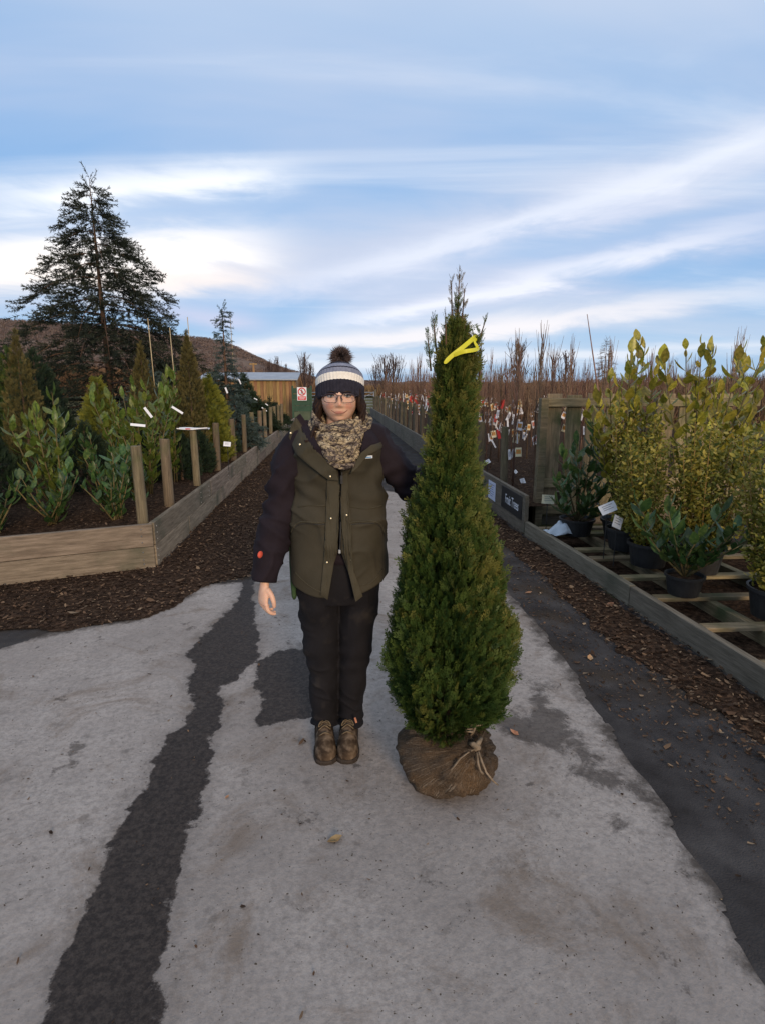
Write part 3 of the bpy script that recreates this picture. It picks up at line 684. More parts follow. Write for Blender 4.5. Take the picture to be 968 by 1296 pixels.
tree = columnar('emerald_conifer', (TX, TY, 0), body, 17000, .068, MT['thuja'], 101, MT['bark'], 'tall cone-shaped green conifer standing in a hessian-wrapped root ball', 'conifer', inner=.30, clump=.12, out_tilt=.34, top_tint=.24)
# loose leading shoots above the crown
def shoots(parent, specs, m, seed, name='leading_shoot', tpl=None):
    r = np.random.default_rng(seed)
    for (base, top, n, fs, t0) in specs:
        base = np.array(base, float); top = np.array(top, float); s = r.uniform(0, 1, n) ** .9; s[0] = 1.
        p = base + (top - base) * s[:, None]; a = r.uniform(0, 2 * PI, n); out = np.c_[np.cos(a), np.sin(a), 0 * a]
        up = out * .45 + np.array([0, 0, 1.]) + r.normal(0, .12, (n, 3))
        me = foliage_mesh(name, m, tpl or FR, p, out, up, fs * (1.15 - .5 * s) * r.uniform(.7, 1.1, n), np.clip(r.normal(t0, .12, n), 0, 1), seed)
        o = link(name, me, parent); st = MB(); st.tube([base, (base + top) / 2, top], [.004, .003, .0015], 5); st.build('shoot_stem', MT['bark'], o, smooth=True)
MT['thuja_tip'] = mat('frosted_shoot_tips', [(.05, .05, .02), (.12, .10, .055), (.22, .18, .12)], 10, tint=True, rough=.7, trans=.15)
zt = 1.6 + (2.004 - 1.6) * K
shoots(tree, [((.010, 0, 1.78), (.012, 0, zt - .01), 30, .055, .55)], MT['thuja_tip'], 5, tpl=SPRIG)
shoots(tree, [((-.005, .01, 1.76), (-.014, .01, zt - .03), 16, .045, .5), ((.02, -.01, 1.76), (.03, -.01, zt - .06), 16, .045, .5)], MT['thuja_tip'], 15, tpl=SPRIG)
shoots(tree, [((.0, 0, 1.70), (.008, 0, 1.90), 50, .07, .5), ((-.06, .02, 1.72), (-.075, .02, 1.845), 18, .055, .5), ((-.085, -.01, 1.66), (-.10, -.01, 1.79), 18, .055, .45), ((.055, .02, 1.70), (.06, .02, 1.80), 16, .05, .5),
              ((-.035, -.03, 1.72), (-.04, -.03, 1.86), 22, .05, .55), ((.06, -.04, 1.70), (.10, -.05, 1.835), 30, .05, .5), ((.095, .0, 1.62), (.10, .0, 1.76), 20, .05, .45), ((.025, -.03, 1.70), (.03, -.03, 1.82), 24, .05, .5)], MT['thuja'], 6, tpl=SPRIG)
# root ball
def root_ball():
    n, rws = 96, 64; root = tag(empty('root_ball', (.430, 2.06, 0)), 'brown hessian root ball sack tied in a knot under the conifer', 'root ball')
    th = np.linspace(0, 2 * PI, n, endpoint=False); ph = np.linspace(.0, PI, rws)
    T, P_ = np.meshgrid(th, ph); d = np.stack([np.sin(P_) * np.cos(T), np.sin(P_) * np.sin(T), np.cos(P_)], -1)
    z = d[..., 2]; rx, ry, rz = .198, .195, .152
    sq = 1 / (np.abs(d[..., 0]) ** 2.15 + np.abs(d[..., 1]) ** 2.15 + np.abs(z) ** 2.15) ** (1 / 2.15)
    V = d * sq[..., None] * np.array([rx, ry, rz]); V[..., 2] += .128
    # slumps on the ground, leans
    V[..., 0] += .035 * (.12 - V[..., 2]) * 1.4
    low = np.clip((.10 - V[..., 2]) / .10, 0, 1); V[..., :2] *= (1 + .05 * low * (1 - low))[..., None]
    V[..., 2] = np.where(V[..., 2] < .012, .004 + (V[..., 2] + .03) * .05, V[..., 2])
    kn = np.array([.075, -.135, .235]); D = V - kn; dist = np.linalg.norm(D, axis=-1)
    # direction of pull in the tangent plane round the knot
    e1 = nrm(np.array([1., .25, -.15])); e2 = nrm(np.cross(nrm(kn - np.array([0, 0, .1])), e1)); ang = np.arctan2(D @ e2, D @ e1)
    w = Wavy(77, 5.); w2 = Wavy(78, 16.)
    fold = np.sin(ang * 17 + 1.6 * w(V)) * .015 * np.exp(-dist / .15) * np.clip(dist / .03, 0, 1) + np.sin(ang * 31 + 2.5 * w(V)) * .006 * np.exp(-dist / .3)
    nn = nrm(V - np.array([0, 0, .11]))
    V = V + nn * (fold + .010 * w(V) + .005 * w2(V) + .018 * np.exp(-(dist / .05) ** 2))[..., None]
    V[..., 2] = np.maximum(V[..., 2], .004)
    idx = np.arange(n * rws).reshape(rws, n); F = np.stack([idx[:-1], np.roll(idx, -1, 1)[:-1], np.roll(idx, -1, 1)[1:], idx[1:]], -1).reshape(-1, 4)
    m = bpy.data.materials.new('hessian'); m.use_nodes = True; nt = m.node_tree; N = nt.nodes; L = nt.links; b = N['Principled BSDF']; b.inputs['Roughness'].default_value = .9; b.inputs['Specular IOR Level'].default_value = .1
    a = N.new('ShaderNodeAttribute'); a.attribute_name = 'pull'; d2 = N.new('ShaderNodeAttribute'); d2.attribute_name = 'reach'
    t = N.new('ShaderNodeTexCoord'); cb = N.new('ShaderNodeCombineXYZ'); L.new(a.outputs['Fac'], cb.inputs[0]); L.new(d2.outputs['Fac'], cb.inputs[1])
    mpx = N.new('ShaderNodeMapping'); mpx.inputs['Scale'].default_value = (13, 9, 1); L.new(cb.outputs[0], mpx.inputs[0])
    nz = N.new('ShaderNodeTexNoise'); nz.inputs['Scale'].default_value = 1.6; nz.inputs['Detail'].default_value = 5; nz.inputs['Roughness'].default_value = .7; nz.inputs['Distortion'].default_value = .8; L.new(mpx.outputs[0], nz.inputs['Vector'])
    n2 = N.new('ShaderNodeTexNoise'); n2.inputs['Scale'].default_value = 7; n2.inputs['Detail'].default_value = 7; L.new(t.outputs['Object'], n2.inputs['Vector'])
    n3 = N.new('ShaderNodeTexNoise'); n3.inputs['Scale'].default_value = 170; n3.inputs['Detail'].default_value = 3; L.new(t.outputs['Object'], n3.inputs['Vector'])
    rp = N.new('ShaderNodeValToRGB'); L.new(n2.outputs[0], rp.inputs[0]); e = rp.color_ramp.elements; e[0].position = .35; e[0].color = (.075, .058, .044, 1); e[1].position = .68; e[1].color = (.14, .088, .048, 1)
    mx = N.new('ShaderNodeMix'); mx.data_type = 'RGBA'; mr = N.new('ShaderNodeMapRange'); L.new(nz.outputs[0], mr.inputs[0]); mr.inputs[1].default_value = .53; mr.inputs[2].default_value = .72; mr.inputs[4].default_value = .8
    L.new(mr.outputs[0], mx.inputs[0]); L.new(rp.outputs[0], mx.inputs[6]); mx.inputs[7].default_value = (.36, .30, .23, 1)
    mx2 = N.new('ShaderNodeMix'); mx2.data_type = 'RGBA'; mr2 = N.new('ShaderNodeMapRange'); L.new(n3.outputs[0], mr2.inputs[0]); mr2.inputs[1].default_value = .45; mr2.inputs[2].default_value = .65; mr2.inputs[4].default_value = .55
    L.new(mr2.outputs[0], mx2.inputs[0]); L.new(mx.outputs[2], mx2.inputs[6]); mx2.inputs[7].default_value = (.035, .025, .018, 1)
    L.new(mx2.outputs[2], b.inputs['Base Color'])
    bp = N.new('ShaderNodeBump'); bp.inputs['Strength'].default_value = 1.; bp.inputs['Distance'].default_value = .010; sm = N.new('ShaderNodeMath'); L.new(nz.outputs[0], sm.inputs[0]); L.new(n3.outputs[0], sm.inputs[1]); L.new(sm.outputs[0], bp.inputs['Height']); L.new(bp.outputs[0], b.inputs['Normal'])
    me = fast_mesh('sack', V.reshape(-1, 3), F, m, smooth=True, attr={'pull': np.sin(ang).ravel() * 3 + np.cos(ang).ravel(), 'reach': dist.ravel()})
    link('sack', me, root)
    km = mat('hessian_knot', [(.12, .085, .05), (.26, .2, .14)], 40, (1, 1, 1), .9, .5, 120)
    kb = MB(); c = kn + np.array([0, -.03, .02])
    kb.tube([c + (-.02, .02, .012), c + (-.008, 0, .018), c + (.01, -.006, .008), c + (.02, .01, -.008)], [.005, .011, .012, .007], 9)
    kb.tube([c + (.0, .02, -.02), c + (.002, 0, -.002), c + (.012, .004, .018), c + (.03, .03, .022)], [.008, .010, .010, .008], 9); kb.build('knot', km, root, smooth=True)
    for pts in ([(0, 0, 0), (-.03, -.01, -.008), (-.062, -.026, -.02), (-.085, -.034, -.045), (-.10, -.045, -.055)], [(.005, -.01, -.01), (.005, -.035, -.04), (.012, -.045, -.065), (.022, -.05, -.075)], [(.012, -.008, -.008), (.022, -.03, -.04), (.036, -.042, -.075), (.062, -.044, -.11), (.085, -.038, -.135)]):
        MB().tube([c + np.array(p) for p in pts], [.0045, .0045, .004, .004, .0025][:len(pts)], 6, flat=.6).build('tie_end', km, root, smooth=True)
    for k in range(7):
        a0 = random.uniform(0, 6.28); p = np.array([.03 + .05 * math.cos(a0), -.06 + .05 * math.sin(a0), .27])
        MB().tube([p - (0, 0, .02), p + (random.uniform(-.02, .02), random.uniform(-.02, .02), .02), p + (random.uniform(-.04, .05), random.uniform(-.04, .02), .03)], [.008, .006, .003], 5).build('loose_hem', km, root, smooth=True)
root_ball()
# yellow ribbon tied round the top
rm = mat('yellow_ribbon', [(.62, .60, .03), (.78, .74, .06)], 8, rough=.45, trans=.25)
def ribbon(name, pts, w, parent, twist=0.):
    pts = [np.array(p) for p in pts]; V = []; F = []
    for i, p in enumerate(pts):
        t = pts[min(i + 1, len(pts) - 1)] - pts[max(i - 1, 0)]; t = t / np.linalg.norm(t); s = nrm(np.cross(t, [0.15, -1., .1 + twist * i])); V += [p - s * w, p + s * w]
    for i in range(len(pts) - 1): F.append((2 * i, 2 * i + 1, 2 * i + 3, 2 * i + 2))
    o = MB().add(V, F).build(name, rm, parent); o.modifiers.new('s', 'SOLIDIFY').thickness = .0015; o.modifiers.new('d', 'SUBSURF').render_levels = 2; return o
ro = at(585, 447, 2.04)
rr = tag(empty('ribbon_tag', ro), 'yellow plastic ribbon tied round the upper shoots of the conifer', 'ribbon')
def rl(px, py, Y): return tuple(at(px, py, Y) - ro)
ribbon('strip', [rl(561, 461, 2.02), rl(570, 451, 2.02), rl(581, 443, 2.02), rl(592, 434, 2.03), rl(600, 427, 2.06), rl(603, 424, 2.10), rl(606, 430, 2.14)], .0085, rr)
ribbon('strip', [rl(572, 451, 2.022), rl(581, 446, 2.01), rl(591, 444, 2.00), rl(600, 443, 2.02), rl(606, 441, 2.06), rl(605, 437, 2.12)], .0075, rr)
ribbon('strip', [rl(605, 441, 2.05), rl(602, 436, 2.045), rl(599, 431, 2.05), rl(604, 428, 2.08)], .006, rr)

# ================================================================== LEAFY SHRUBS with leaves one can pick apart
def leaf_mesh(name, m, w=.34, curl=.12, fold=.10):
    V = []; F = []; n = 5
    prof_ = [(0, .05), (.2, .62), (.45, 1.), (.7, .85), (.9, .4), (1., .02)]
    for t, ww in prof_:
        for s in (-1, 0, 1): V.append((s * ww * w * .5, -curl * t * t - (0 if s == 0 else -fold * ww * .5) , t))
    for i in range(len(prof_) - 1):
        for k in (0, 1): F.append((i * 3 + k, i * 3 + k + 1, i * 3 + k + 4, i * 3 + k + 3))
    return MB().add(V, F).mesh(name, m, True)
def mat_leaf(name, c, rand=.35, rough=.38, trans=.3): return mat(name, c, 6, rough=rough, rand=rand, trans=trans, spec=.45)
MT['laurel'] = mat_leaf('laurel_leaf', [(.05, .085, .013), (.11, .15, .027), (.19, .225, .05)])
MT['rhodo'] = mat_leaf('dark_laurel_leaf', [(.026, .055, .018), (.05, .10, .028), (.12, .16, .045)], .35)
MT['gold_laurel'] = mat_leaf('golden_laurel_leaf', [(.14, .14, .018), (.29, .26, .035), (.42, .36, .06)], .3)
MT['twig'] = mat('green_brown_twig', [(.07, .06, .025), (.16, .12, .05)], 10, rough=.8)
LEAF = {k: [leaf_mesh('leaf', MT[k], w, c, f) for w, c, f in (((.44, .10, .1), (.38, .22, .16), (.48, .03, .08)) if k != 'gold_laurel' else ((.52, .08, .1), (.46, .2, .16), (.58, .03, .08)))] for k in ('laurel', 'rhodo', 'gold_laurel')}
def leafy(name, loc, stems, kind, leaf_len, per, label, cat, seed, group=None, whorl=.75, pot=None, gap=None, start=.10):
    """stems: list of (base, top) local; leaves are objects sharing mesh data"""
    r = random.Random(seed); root = tag(empty(name, loc), label, cat, group)
    for (b, t) in stems:
        b = Vector(b); t = Vector(t); mid = (b + t) / 2 + Vector((r.uniform(-.04, .04), r.uniform(-.04, .04), 0))
        MB().tube([b, mid, t], [.009, .007, .003], 6).build('stem', MT['twig'], root, smooth=True)
        d = (t - b).normalized(); n = per; az = r.uniform(0, 6)
        for k in range(n):
            s = start + (1 - start) * (k + r.random() * .6) / n; s = min(s, 1.); p = (b.lerp(mid, s * 2) if s < .5 else mid.lerp(t, s * 2 - 1)); az += 2.4
            tip = (s > .9); tilt = r.uniform(.25, .6) if tip else r.uniform(.7, 1.25)
            out = Vector((math.cos(az), math.sin(az), 0)); dr = (out * math.sin(tilt) + Vector((0, 0, 1)) * math.cos(tilt) + d * .15).normalized()
            z = dr; x = z.cross(Vector((0, 0, 1))); x = x.normalized() if x.length > .05 else Vector((1, 0, 0)); y = z.cross(x)
            x = (x + y * r.uniform(-.5, .5)).normalized(); y = z.cross(x)
            L_ = leaf_len * r.uniform(.5, 1.18)
            o = link('leaf', LEAF[kind][r.randrange(3)], root); o.matrix_local = Matrix(((x.x * L_, y.x * L_, z.x * L_, p.x), (x.y * L_, y.y * L_, z.y * L_, p.y), (x.z * L_, y.z * L_, z.z * L_, p.z), (0, 0, 0, 1)))
    if pot: pot_parts(root, *pot)
    return root
def pot_parts(root, r, h, zc=0.):
    n = 24; a = np.arange(n) * 2 * PI / n; ring = lambda rr, z: np.c_[rr * np.cos(a), rr * np.sin(a), np.full(n, z + zc)]
    V, F = loft([ring(r * .78, 0), ring(r * .97, h * .88), ring(r * 1.05, h * .88), ring(r * 1.06, h), ring(r * .97, h), ring(r * .94, h * .8)]); MB().add(V, F).build('pot', MT['black_plastic'], root)
    V, F = loft([ring(r * .93, h * .84), ring(r * .5, h * .88), ring(.02, h * .885)]); MB().add(V, F).build('compost', MT['mulch'], root)

# -- laurels in the west bed
ZB = .37
def onX(px, X):
    d = ray(px, 560); return X / d[0] * d[1]
def W(px, X): return (X, onX(px, X), ZB)
def hz_(py, Y): return 1.6 + (491 - py) / 720. * Y * 1.01 - ZB
def fan(r, n, h, sp): return [((r.uniform(-.04, .04), r.uniform(-.04, .04), 0), (r.uniform(-sp, sp), r.uniform(-sp, sp), h * r.uniform(.7, 1.05))) for _ in range(n)]
R1 = random.Random(3)
q = W(217, -2.15); leafy('cherry_laurel', q, fan(R1, 6, hz_(468, q[1]), .14), 'laurel', .15, 26, 'tall yellow-green laurel behind the second round post with a white tag', 'laurel', 1)
q = W(184, -2.2); leafy('cherry_laurel', q, fan(R1, 9, hz_(488, q[1]), .30), 'laurel', .15, 24, 'bushy yellow-green laurel behind the corner post of the raised bed', 'laurel', 2)
leafy('cherry_laurel', (-2.75, 5.75, ZB), fan(R1, 9, 1.15, .3), 'laurel', .15, 24, 'bushy yellow-green laurel behind the short end of the raised bed', 'laurel', 3)
leafy('dark_laurel', (-2.05, 6.0, ZB), fan(R1, 6, .55, .22), 'rhodo', .12, 14, 'low dark green laurel at the foot of the corner post', 'laurel', 4)
leafy('dark_laurel', (-2.6, 6.6, ZB), fan(R1, 7, .75, .28), 'rhodo', .12, 16, 'dark green laurel filling in between the yellow-green laurels', 'laurel', 14)
leafy('dark_laurel', (-2.25, 5.75, ZB), fan(R1, 8, .62, .25), 'rhodo', .13, 15, 'dark green leafy laurel crowding the corner post', 'laurel', 21, start=.08)
leafy('dark_laurel', (-3.15, 5.3, ZB), fan(R1, 8, .6, .3), 'rhodo', .13, 15, 'low dark green laurel between the end laurels', 'laurel', 22, start=.08)
leafy('cherry_laurel', (-2.45, 6.9, ZB), fan(R1, 8, 1.2, .28), 'laurel', .15, 20, 'yellow-green laurel in the second row behind the corner', 'laurel', 23, start=.08)
leafy('dark_laurel', (-4.0, 4.9, ZB), fan(R1, 8, .7, .3), 'rhodo', .13, 15, 'low dark green laurel near the outer corner', 'laurel', 24, start=.08)
leafy('dark_laurel', (-3.4, 4.95, ZB), fan(R1, 8, .5, .3), 'rhodo', .13, 13, 'lowest dark laurel right behind the end boards', 'laurel', 26, start=.05)
leafy('dark_laurel', (-2.6, 5.3, ZB), fan(R1, 8, .5, .28), 'rhodo', .13, 13, 'low dark laurel behind the end boards beside the corner post', 'laurel', 27, start=.05)
for k_, (x_, y_q) in enumerate(((-2.95, 5.0), (-3.8, 4.65), (-4.4, 4.35), (-2.1, 5.5))): leafy('dark_laurel', (x_, y_q, ZB), fan(R1, 8, .48, .28), 'rhodo', .12, 12, ('dark laurel tuft behind the middle of the end boards', 'dark laurel tuft in front of the outermost laurels', 'dark laurel tuft at the far end of the end boards', 'dark laurel tuft touching the corner post')[k_], 'laurel', 70 + k_, start=.05)
leafy('cherry_laurel', (-4.9, 4.6, ZB), fan(R1, 8, 1.1, .32), 'laurel', .15, 20, 'yellow-green laurel at the outermost corner of the raised bed', 'laurel', 25, start=.08)
leafy('cherry_laurel', (-3.6, 5.4, ZB), fan(R1, 9, 1.2, .32), 'laurel', .15, 22, 'outermost yellow-green laurel along the short end of the raised bed', 'laurel', 6)
leafy('dark_laurel', (-4.5, 5.0, ZB), fan(R1, 8, 1.0, .35), 'rhodo', .14, 20, 'dark green laurel at the outer corner of the raised bed', 'laurel', 7)
# -- dark laurel and golden laurel in the low pallet bed
p = at(724, 668, 5.55)
leafy('dark_laurel', (p[0] + .02, 5.5, .13), [((0, 0, .12), t) for t in ((-.30, -.1, .62), (-.20, .0, .80), (-.05, .05, .98), (.10, 0, 1.05), (.24, .1, .95), (-.30, -.2, .38), (.1, -.25, .50), (.30, -.15, .55), (0, .2, .85), (-.05, -.28, .36), (.34, 0, .75), (.2, -.28, .30))],
      'rhodo', .16, 15, 'dark green broad-leaved laurel in a black pot beside the slatted panel', 'laurel', 5, pot=(.17, .17), start=.35)
p = at(800, 560, 5.3)
leafy('golden_laurel', (p[0] - .03, 5.3, .13), [((0, 0, .1), t) for t in ((-.26, 0, 1.62), (-.12, -.1, 1.80), (.0, 0, 1.92), (.12, .1, 1.86), (-.36, .0, 1.42), (.25, 0, 1.8), (-.40, -.1, 1.20), (0, .15, 1.7), (-.22, -.12, 1.5), (-.44, .05, 1.30), (-.30, .1, 1.08), (.1, -.15, 1.6), (-.05, -.15, 1.35), (.3, -.1, 1.5))],
      'gold_laurel', .14, 21, 'tall golden-yellow broad-leaved shrub above the white plant cards', 'shrub', 8, pot=(.2, .2), start=.42)
leafy('golden_laurel', (3.75, 5.1, .13), [((0, 0, .1), (random.uniform(-.4, .4), random.uniform(-.3, .3), random.uniform(1.2, 1.75))) for _ in range(9)],
      'gold_laurel', .135, 26, 'second golden broad-leaved shrub deeper in the low pallet bed', 'shrub', 9, pot=(.2, .2), start=.4)
# -- small-leaved golden privet
MT['privet'] = mat('variegated_privet_leaf', [(.05, .075, .012), (.13, .14, .022), (.30, .25, .04), (.45, .37, .10)], 20, tint=True, rough=.5, trans=.25)
LT = (np.array([[0, 0, 0], [.22, .05, .35], [.18, .03, .75], [0, -.04, 1.], [-.18, .03, .75], [-.22, .05, .35]]), np.array([[0, 1, 2, 3], [0, 3, 4, 5]]))
def privet(loc, h, r0, n, label, seed, group=None):
    r = np.random.default_rng(seed); root = tag(empty('golden_privet', loc), label, 'privet', group)
    S = 16; tops = np.c_[r.uniform(-r0, r0, S), r.uniform(-r0, r0, S), h * r.uniform(.72, 1.04, S)]
    st = MB()
    for t in tops: st.tube([(t[0] * .15, t[1] * .15, .15), (t[0] * .7, t[1] * .7, t[2] * .5), tuple(t)], [.007, .005, .002], 5)
    st.build('stems', mat('privet_twig', [(.16, .10, .03), (.30, .19, .06)], 12, rough=.8), root, smooth=True, kind='stuff')
    k = r.integers(0, S, n); s = r.uniform(.04, 1., n); p = np.where((s < .5)[:, None], np.c_[tops[k, 0] * (.15 + 1.1 * s), tops[k, 1] * (.15 + 1.1 * s), .15 + (tops[k, 2] * .5 - .15) * s * 2],
        np.c_[tops[k, 0] * (.7 + .6 * (s - .5)), tops[k, 1] * (.7 + .6 * (s - .5)), tops[k, 2] * s]) + r.normal(0, .035, (n, 3))
    a = r.uniform(0, 2 * PI, n); out = np.c_[np.cos(a), np.sin(a), 0 * a]; up = out * r.uniform(.4, 1.5, (n, 1)) + np.array([0, 0, 1.]) * r.uniform(.1, 1., (n, 1))
    me = foliage_mesh('leaves', MT['privet'], [LT], p, out, up, r.uniform(.028, .052, n), np.clip(r.beta(2, 2.2, n), 0, 1), seed, 1.2); c = link('leaves', me, root); c['kind'] = 'stuff'
    pot_parts(root, .17, .2); return root
p = at(784, 640, 4.9)
privet((p[0] + .10, 4.95, .13), 1.28, .27, 4200, 'small-leaved golden privet behind the two white plant cards', 61)
privet((2.95, 4.25, .13), 1.2, .30, 4200, 'small-leaved golden privet in the middle of the low pallet bed', 62)
privet((2.85, 3.3, .13), 1.15, .32, 4200, 'bushy golden privet toward the yard end of the low pallet bed', 63)
privet((3.45, 3.6, .13), 1.3, .32, 3600, 'golden privet in the outer row of the low pallet bed', 64)
privet((2.62, 4.45, .13), 1.05, .28, 4200, 'rounded golden privet beside the narrow white plant card', 65)
leafy('golden_laurel', (3.15, 4.75, .13), [((0, 0, .1), (random.uniform(-.4, .4), random.uniform(-.3, .3), random.uniform(1.2, 1.85))) for _ in range(12)],
      'gold_laurel', .135, 23, 'golden broad-leaved shrub between the privets and the second panel', 'shrub', 19, pot=(.2, .2), start=.3)
leafy('dark_laurel', (2.5, 3.75, .13), [((0, 0, .12), (random.uniform(-.3, .3), random.uniform(-.3, .3), random.uniform(.4, .7))) for _ in range(11)], 'rhodo', .14, 14, 'spreading dark laurel at the foot of the golden privets', 'laurel', 33, pot=(.13, .15), start=.2)
leafy('dark_laurel', (2.7, 2.6, .13), [((0, 0, .12), (random.uniform(-.3, .3), random.uniform(-.3, .3), random.uniform(.5, .8))) for _ in range(9)], 'rhodo', .13, 14, 'dark laurel in a pot at the yard end of the pallet bed', 'laurel', 32, pot=(.15, .16), start=.3)

# -- conifers of the west bed
def lp_(h, r): return [(0.0, 0, r * .55), (h * .12, 0, r * .95), (h * .35, 0, r), (h * .6, 0, r * .78), (h * .82, 0, r * .42), (h * .95, 0, r * .14), (h, 0, .008)]
def con(name, px, X, top, r, n, fs, m, seed, label, tilt=.35, cl=.10):
    q = W(px, X); return columnar(name, q, lp_(hz_(top, q[1]), r), n, fs, MT[m], seed, MT['bark'], label, 'conifer', out_tilt=tilt, clump=cl)
con('bronze_conifer', 246, -2.15, 428, .26, 4200, .07, 'thuja_brown', 201, 'slim bronze-green columnar conifer behind the paper-topped post')
con('bronze_conifer', 188, -2.9, 440, .26, 3200, .07, 'thuja_brown', 202, 'slim bronze-green columnar conifer behind the bushy laurel')
con('bronze_conifer', 214, -2.75, 480, .30, 2400, .07, 'thuja_brown', 203, 'short bronze-green conifer between the two slim columnar ones')
con('golden_conifer', 268, -2.2, 478, .34, 2200, .12, 'gold_con', 204, 'golden-yellow feathery conifer behind the raised bed posts', .9, .2)
con('golden_conifer', 272, -2.05, 515, .28, 1500, .10, 'gold_con', 224, 'low golden-green conifer close behind the leaflet post', .9, .2)
con('dark_conifer', 228, -2.1, 545, .26, 1500, .07, 'dark_con', 205, 'low dark green conifer beneath the slim bronze one', .5)
con('dark_conifer', 252, -2.0, 540, .24, 1400, .07, 'dark_con', 225, 'low dark green conifer under the printed leaflet', .5)
con('dark_conifer', 286, -2.1, 535, .30, 1400, .08, 'dark_con', 226, 'low dark green conifer at the foot of the blue spruce', .5)
for k_, (x_, y_q, h_q, r_q) in enumerate(((-3.0, 7.1, .8, .34), (-3.7, 6.4, .75, .34), (-2.5, 7.9, .7, .3), (-4.6, 5.6, .8, .36), (-5.4, 5.6, .9, .4), (-3.4, 9.6, .9, .4), (-2.6, 9.3, .6, .3))):
    columnar('dark_conifer', (x_, y_q, ZB), lp_(h_q, r_q), 1300, .09, MT['dark_con'], 240 + k_, MT['bark'], ('low dark conifer filling behind the end laurels', 'low dark conifer beside the stout bronze one', 'low dark conifer behind the tall laurel', 'low dark conifer by the outer corner laurels', 'low dark conifer at the far outer corner of the bed', 'low dark conifer under the golden conifer', 'low dark conifer between the bronze column and the posts')[k_], 'conifer', out_tilt=.6)
columnar('bronze_conifer', (-3.9, 7.6, ZB), lp_(1.9, .26), 2600, .07, MT['thuja_brown'], 206, MT['bark'], 'outlying bronze columnar conifer behind the end laurels', 'conifer', out_tilt=.35)
columnar('golden_conifer', (-3.3, 8.4, ZB), lp_(1.35, .36), 1900, .11, MT['gold_con'], 207, MT['bark'], 'golden feathery conifer in the middle of the raised bed', 'conifer', out_tilt=.9, clump=.2)
columnar('dark_conifer', (-4.9, 6.4, ZB), lp_(1.6, .40), 2600, .09, MT['dark_con'], 208, MT['bark'], 'dark green bushy conifer at the outer end of the raised bed', 'conifer')
columnar('bronze_conifer', (-4.2, 6.3, ZB), lp_(1.5, .30), 2200, .07, MT['thuja_brown'], 216, MT['bark'], 'stout bronze conifer beside the dark bushy one', 'conifer', out_tilt=.35)
def whorled(name, loc, h, r0, nb, m, label, cat, seed, droop=.15, spray=.13, per=26, leader=True, rise=.25, r_top=.02, zmin=.12, templates=ND, group=None, tz=1.0, up_tip=0.):
    """spruce / cedar: trunk, limbs in tiers, needle sprays along each limb"""
    r = np.random.default_rng(seed); root = tag(empty(name, loc), label, cat, group); tk = MB(); lim = MB()
    tk.tube([(0, 0, -.05), (0, 0, h * .5), (0, 0, h)], [.012 * h + .012, .008 * h + .006, .004], 8); tk.build('trunk', MT['bark'], root, smooth=True)
    P_, O_, U_ = [], [], []
    for k in range(nb):
        f = (k + r.uniform(0, .9)) / nb; z = h * (zmin + (1 - zmin) * f ** .85) * .98; L_ = max(r_top, r0 * (1 - f) ** tz) * r.uniform(.75, 1.12); a = k * 2.399 + r.normal(0, .25)
        d = np.array([math.cos(a), math.sin(a), 0]); pts = []
        for s in np.linspace(0, 1, 6): pts.append(np.array([0, 0, z]) + d * L_ * s + np.array([0, 0, rise * L_ * s - (droop + rise) * L_ * s * s + up_tip * L_ * s ** 4]))
        lim.tube(pts, np.linspace(.006 + .006 * L_, .002, 6), 5)
        n = max(4, int(per * L_ / r0 * 1.0)); side = np.array([-d[1], d[0], 0]); s = r.uniform(.12, 1., n) ** .8; s[0] = 1.
        i = np.minimum((s * 5).astype(int), 4); fr = s * 5 - i; pp = np.array(pts); p = pp[i] * (1 - fr[:, None]) + pp[i + 1] * fr[:, None]
        wid = (L_ * .28 * (1.05 - s)) * r.uniform(-1, 1, n); p = p + side * wid[:, None] + np.c_[np.zeros((n, 2)), r.normal(-.02, .03, n) * L_]
        dirv = d * r.uniform(.5, 1.1, (n, 1)) + side * (np.sign(wid) * r.uniform(.2, .9, n))[:, None] + np.array([0, 0, 1.]) * r.normal(-.1, .22, (n, 1))
        P_.append(p); U_.append(dirv); O_.append(np.tile([0, 0, 1.], (n, 1)) + r.normal(0, .3, (n, 3)))
    lim.build('limbs', MT['bark'], root, smooth=True, kind='stuff')
    if leader: P_.append(np.c_[np.zeros((14, 2)), np.linspace(h * .86, h, 14)]); a = r.uniform(0, 6.28, 14); U_.append(np.c_[np.cos(a) * .6, np.sin(a) * .6, np.ones(14)]); O_.append(np.c_[np.cos(a), np.sin(a), a * 0])
    P_ = np.concatenate(P_); U_ = np.concatenate(U_); O_ = np.concatenate(O_); n = len(P_)
    me = foliage_mesh('crown', m, templates, P_, O_, U_, spray * r.uniform(.7, 1.3, n), np.clip(r.normal(.45, .2, n), 0, 1), seed, .8); c = link('crown', me, root); c['kind'] = 'stuff'
    return root
whorled('cedar_tree', (-4.55, 12.2, .37), 5.1, 2.75, 80, MT['cedar'], 'large dark cedar with drooping tiered branches rising from the raised bed', 'cedar', 301, droop=.40, spray=.24, per=170, rise=.16, zmin=.10, tz=.85, up_tip=-.05, templates=NDC)
q = W(291, -2.35); whorled('blue_spruce', q, hz_(400, q[1]), .95, 64, MT['blue'], 'blue-grey spruce with a bare leader tied to a cane', 'spruce', 302, droop=.02, spray=.16, per=110, rise=.28, zmin=.03, tz=2.3, r_top=.07, templates=NDC)
q = W(300, -2.1); whorled('blue_spruce', q, hz_(505, q[1]), .6, 40, MT['blue'], 'low spreading blue-grey spruce behind the round posts', 'spruce', 303, droop=.0, spray=.14, per=90, rise=.2, zmin=.04, templates=NDC)
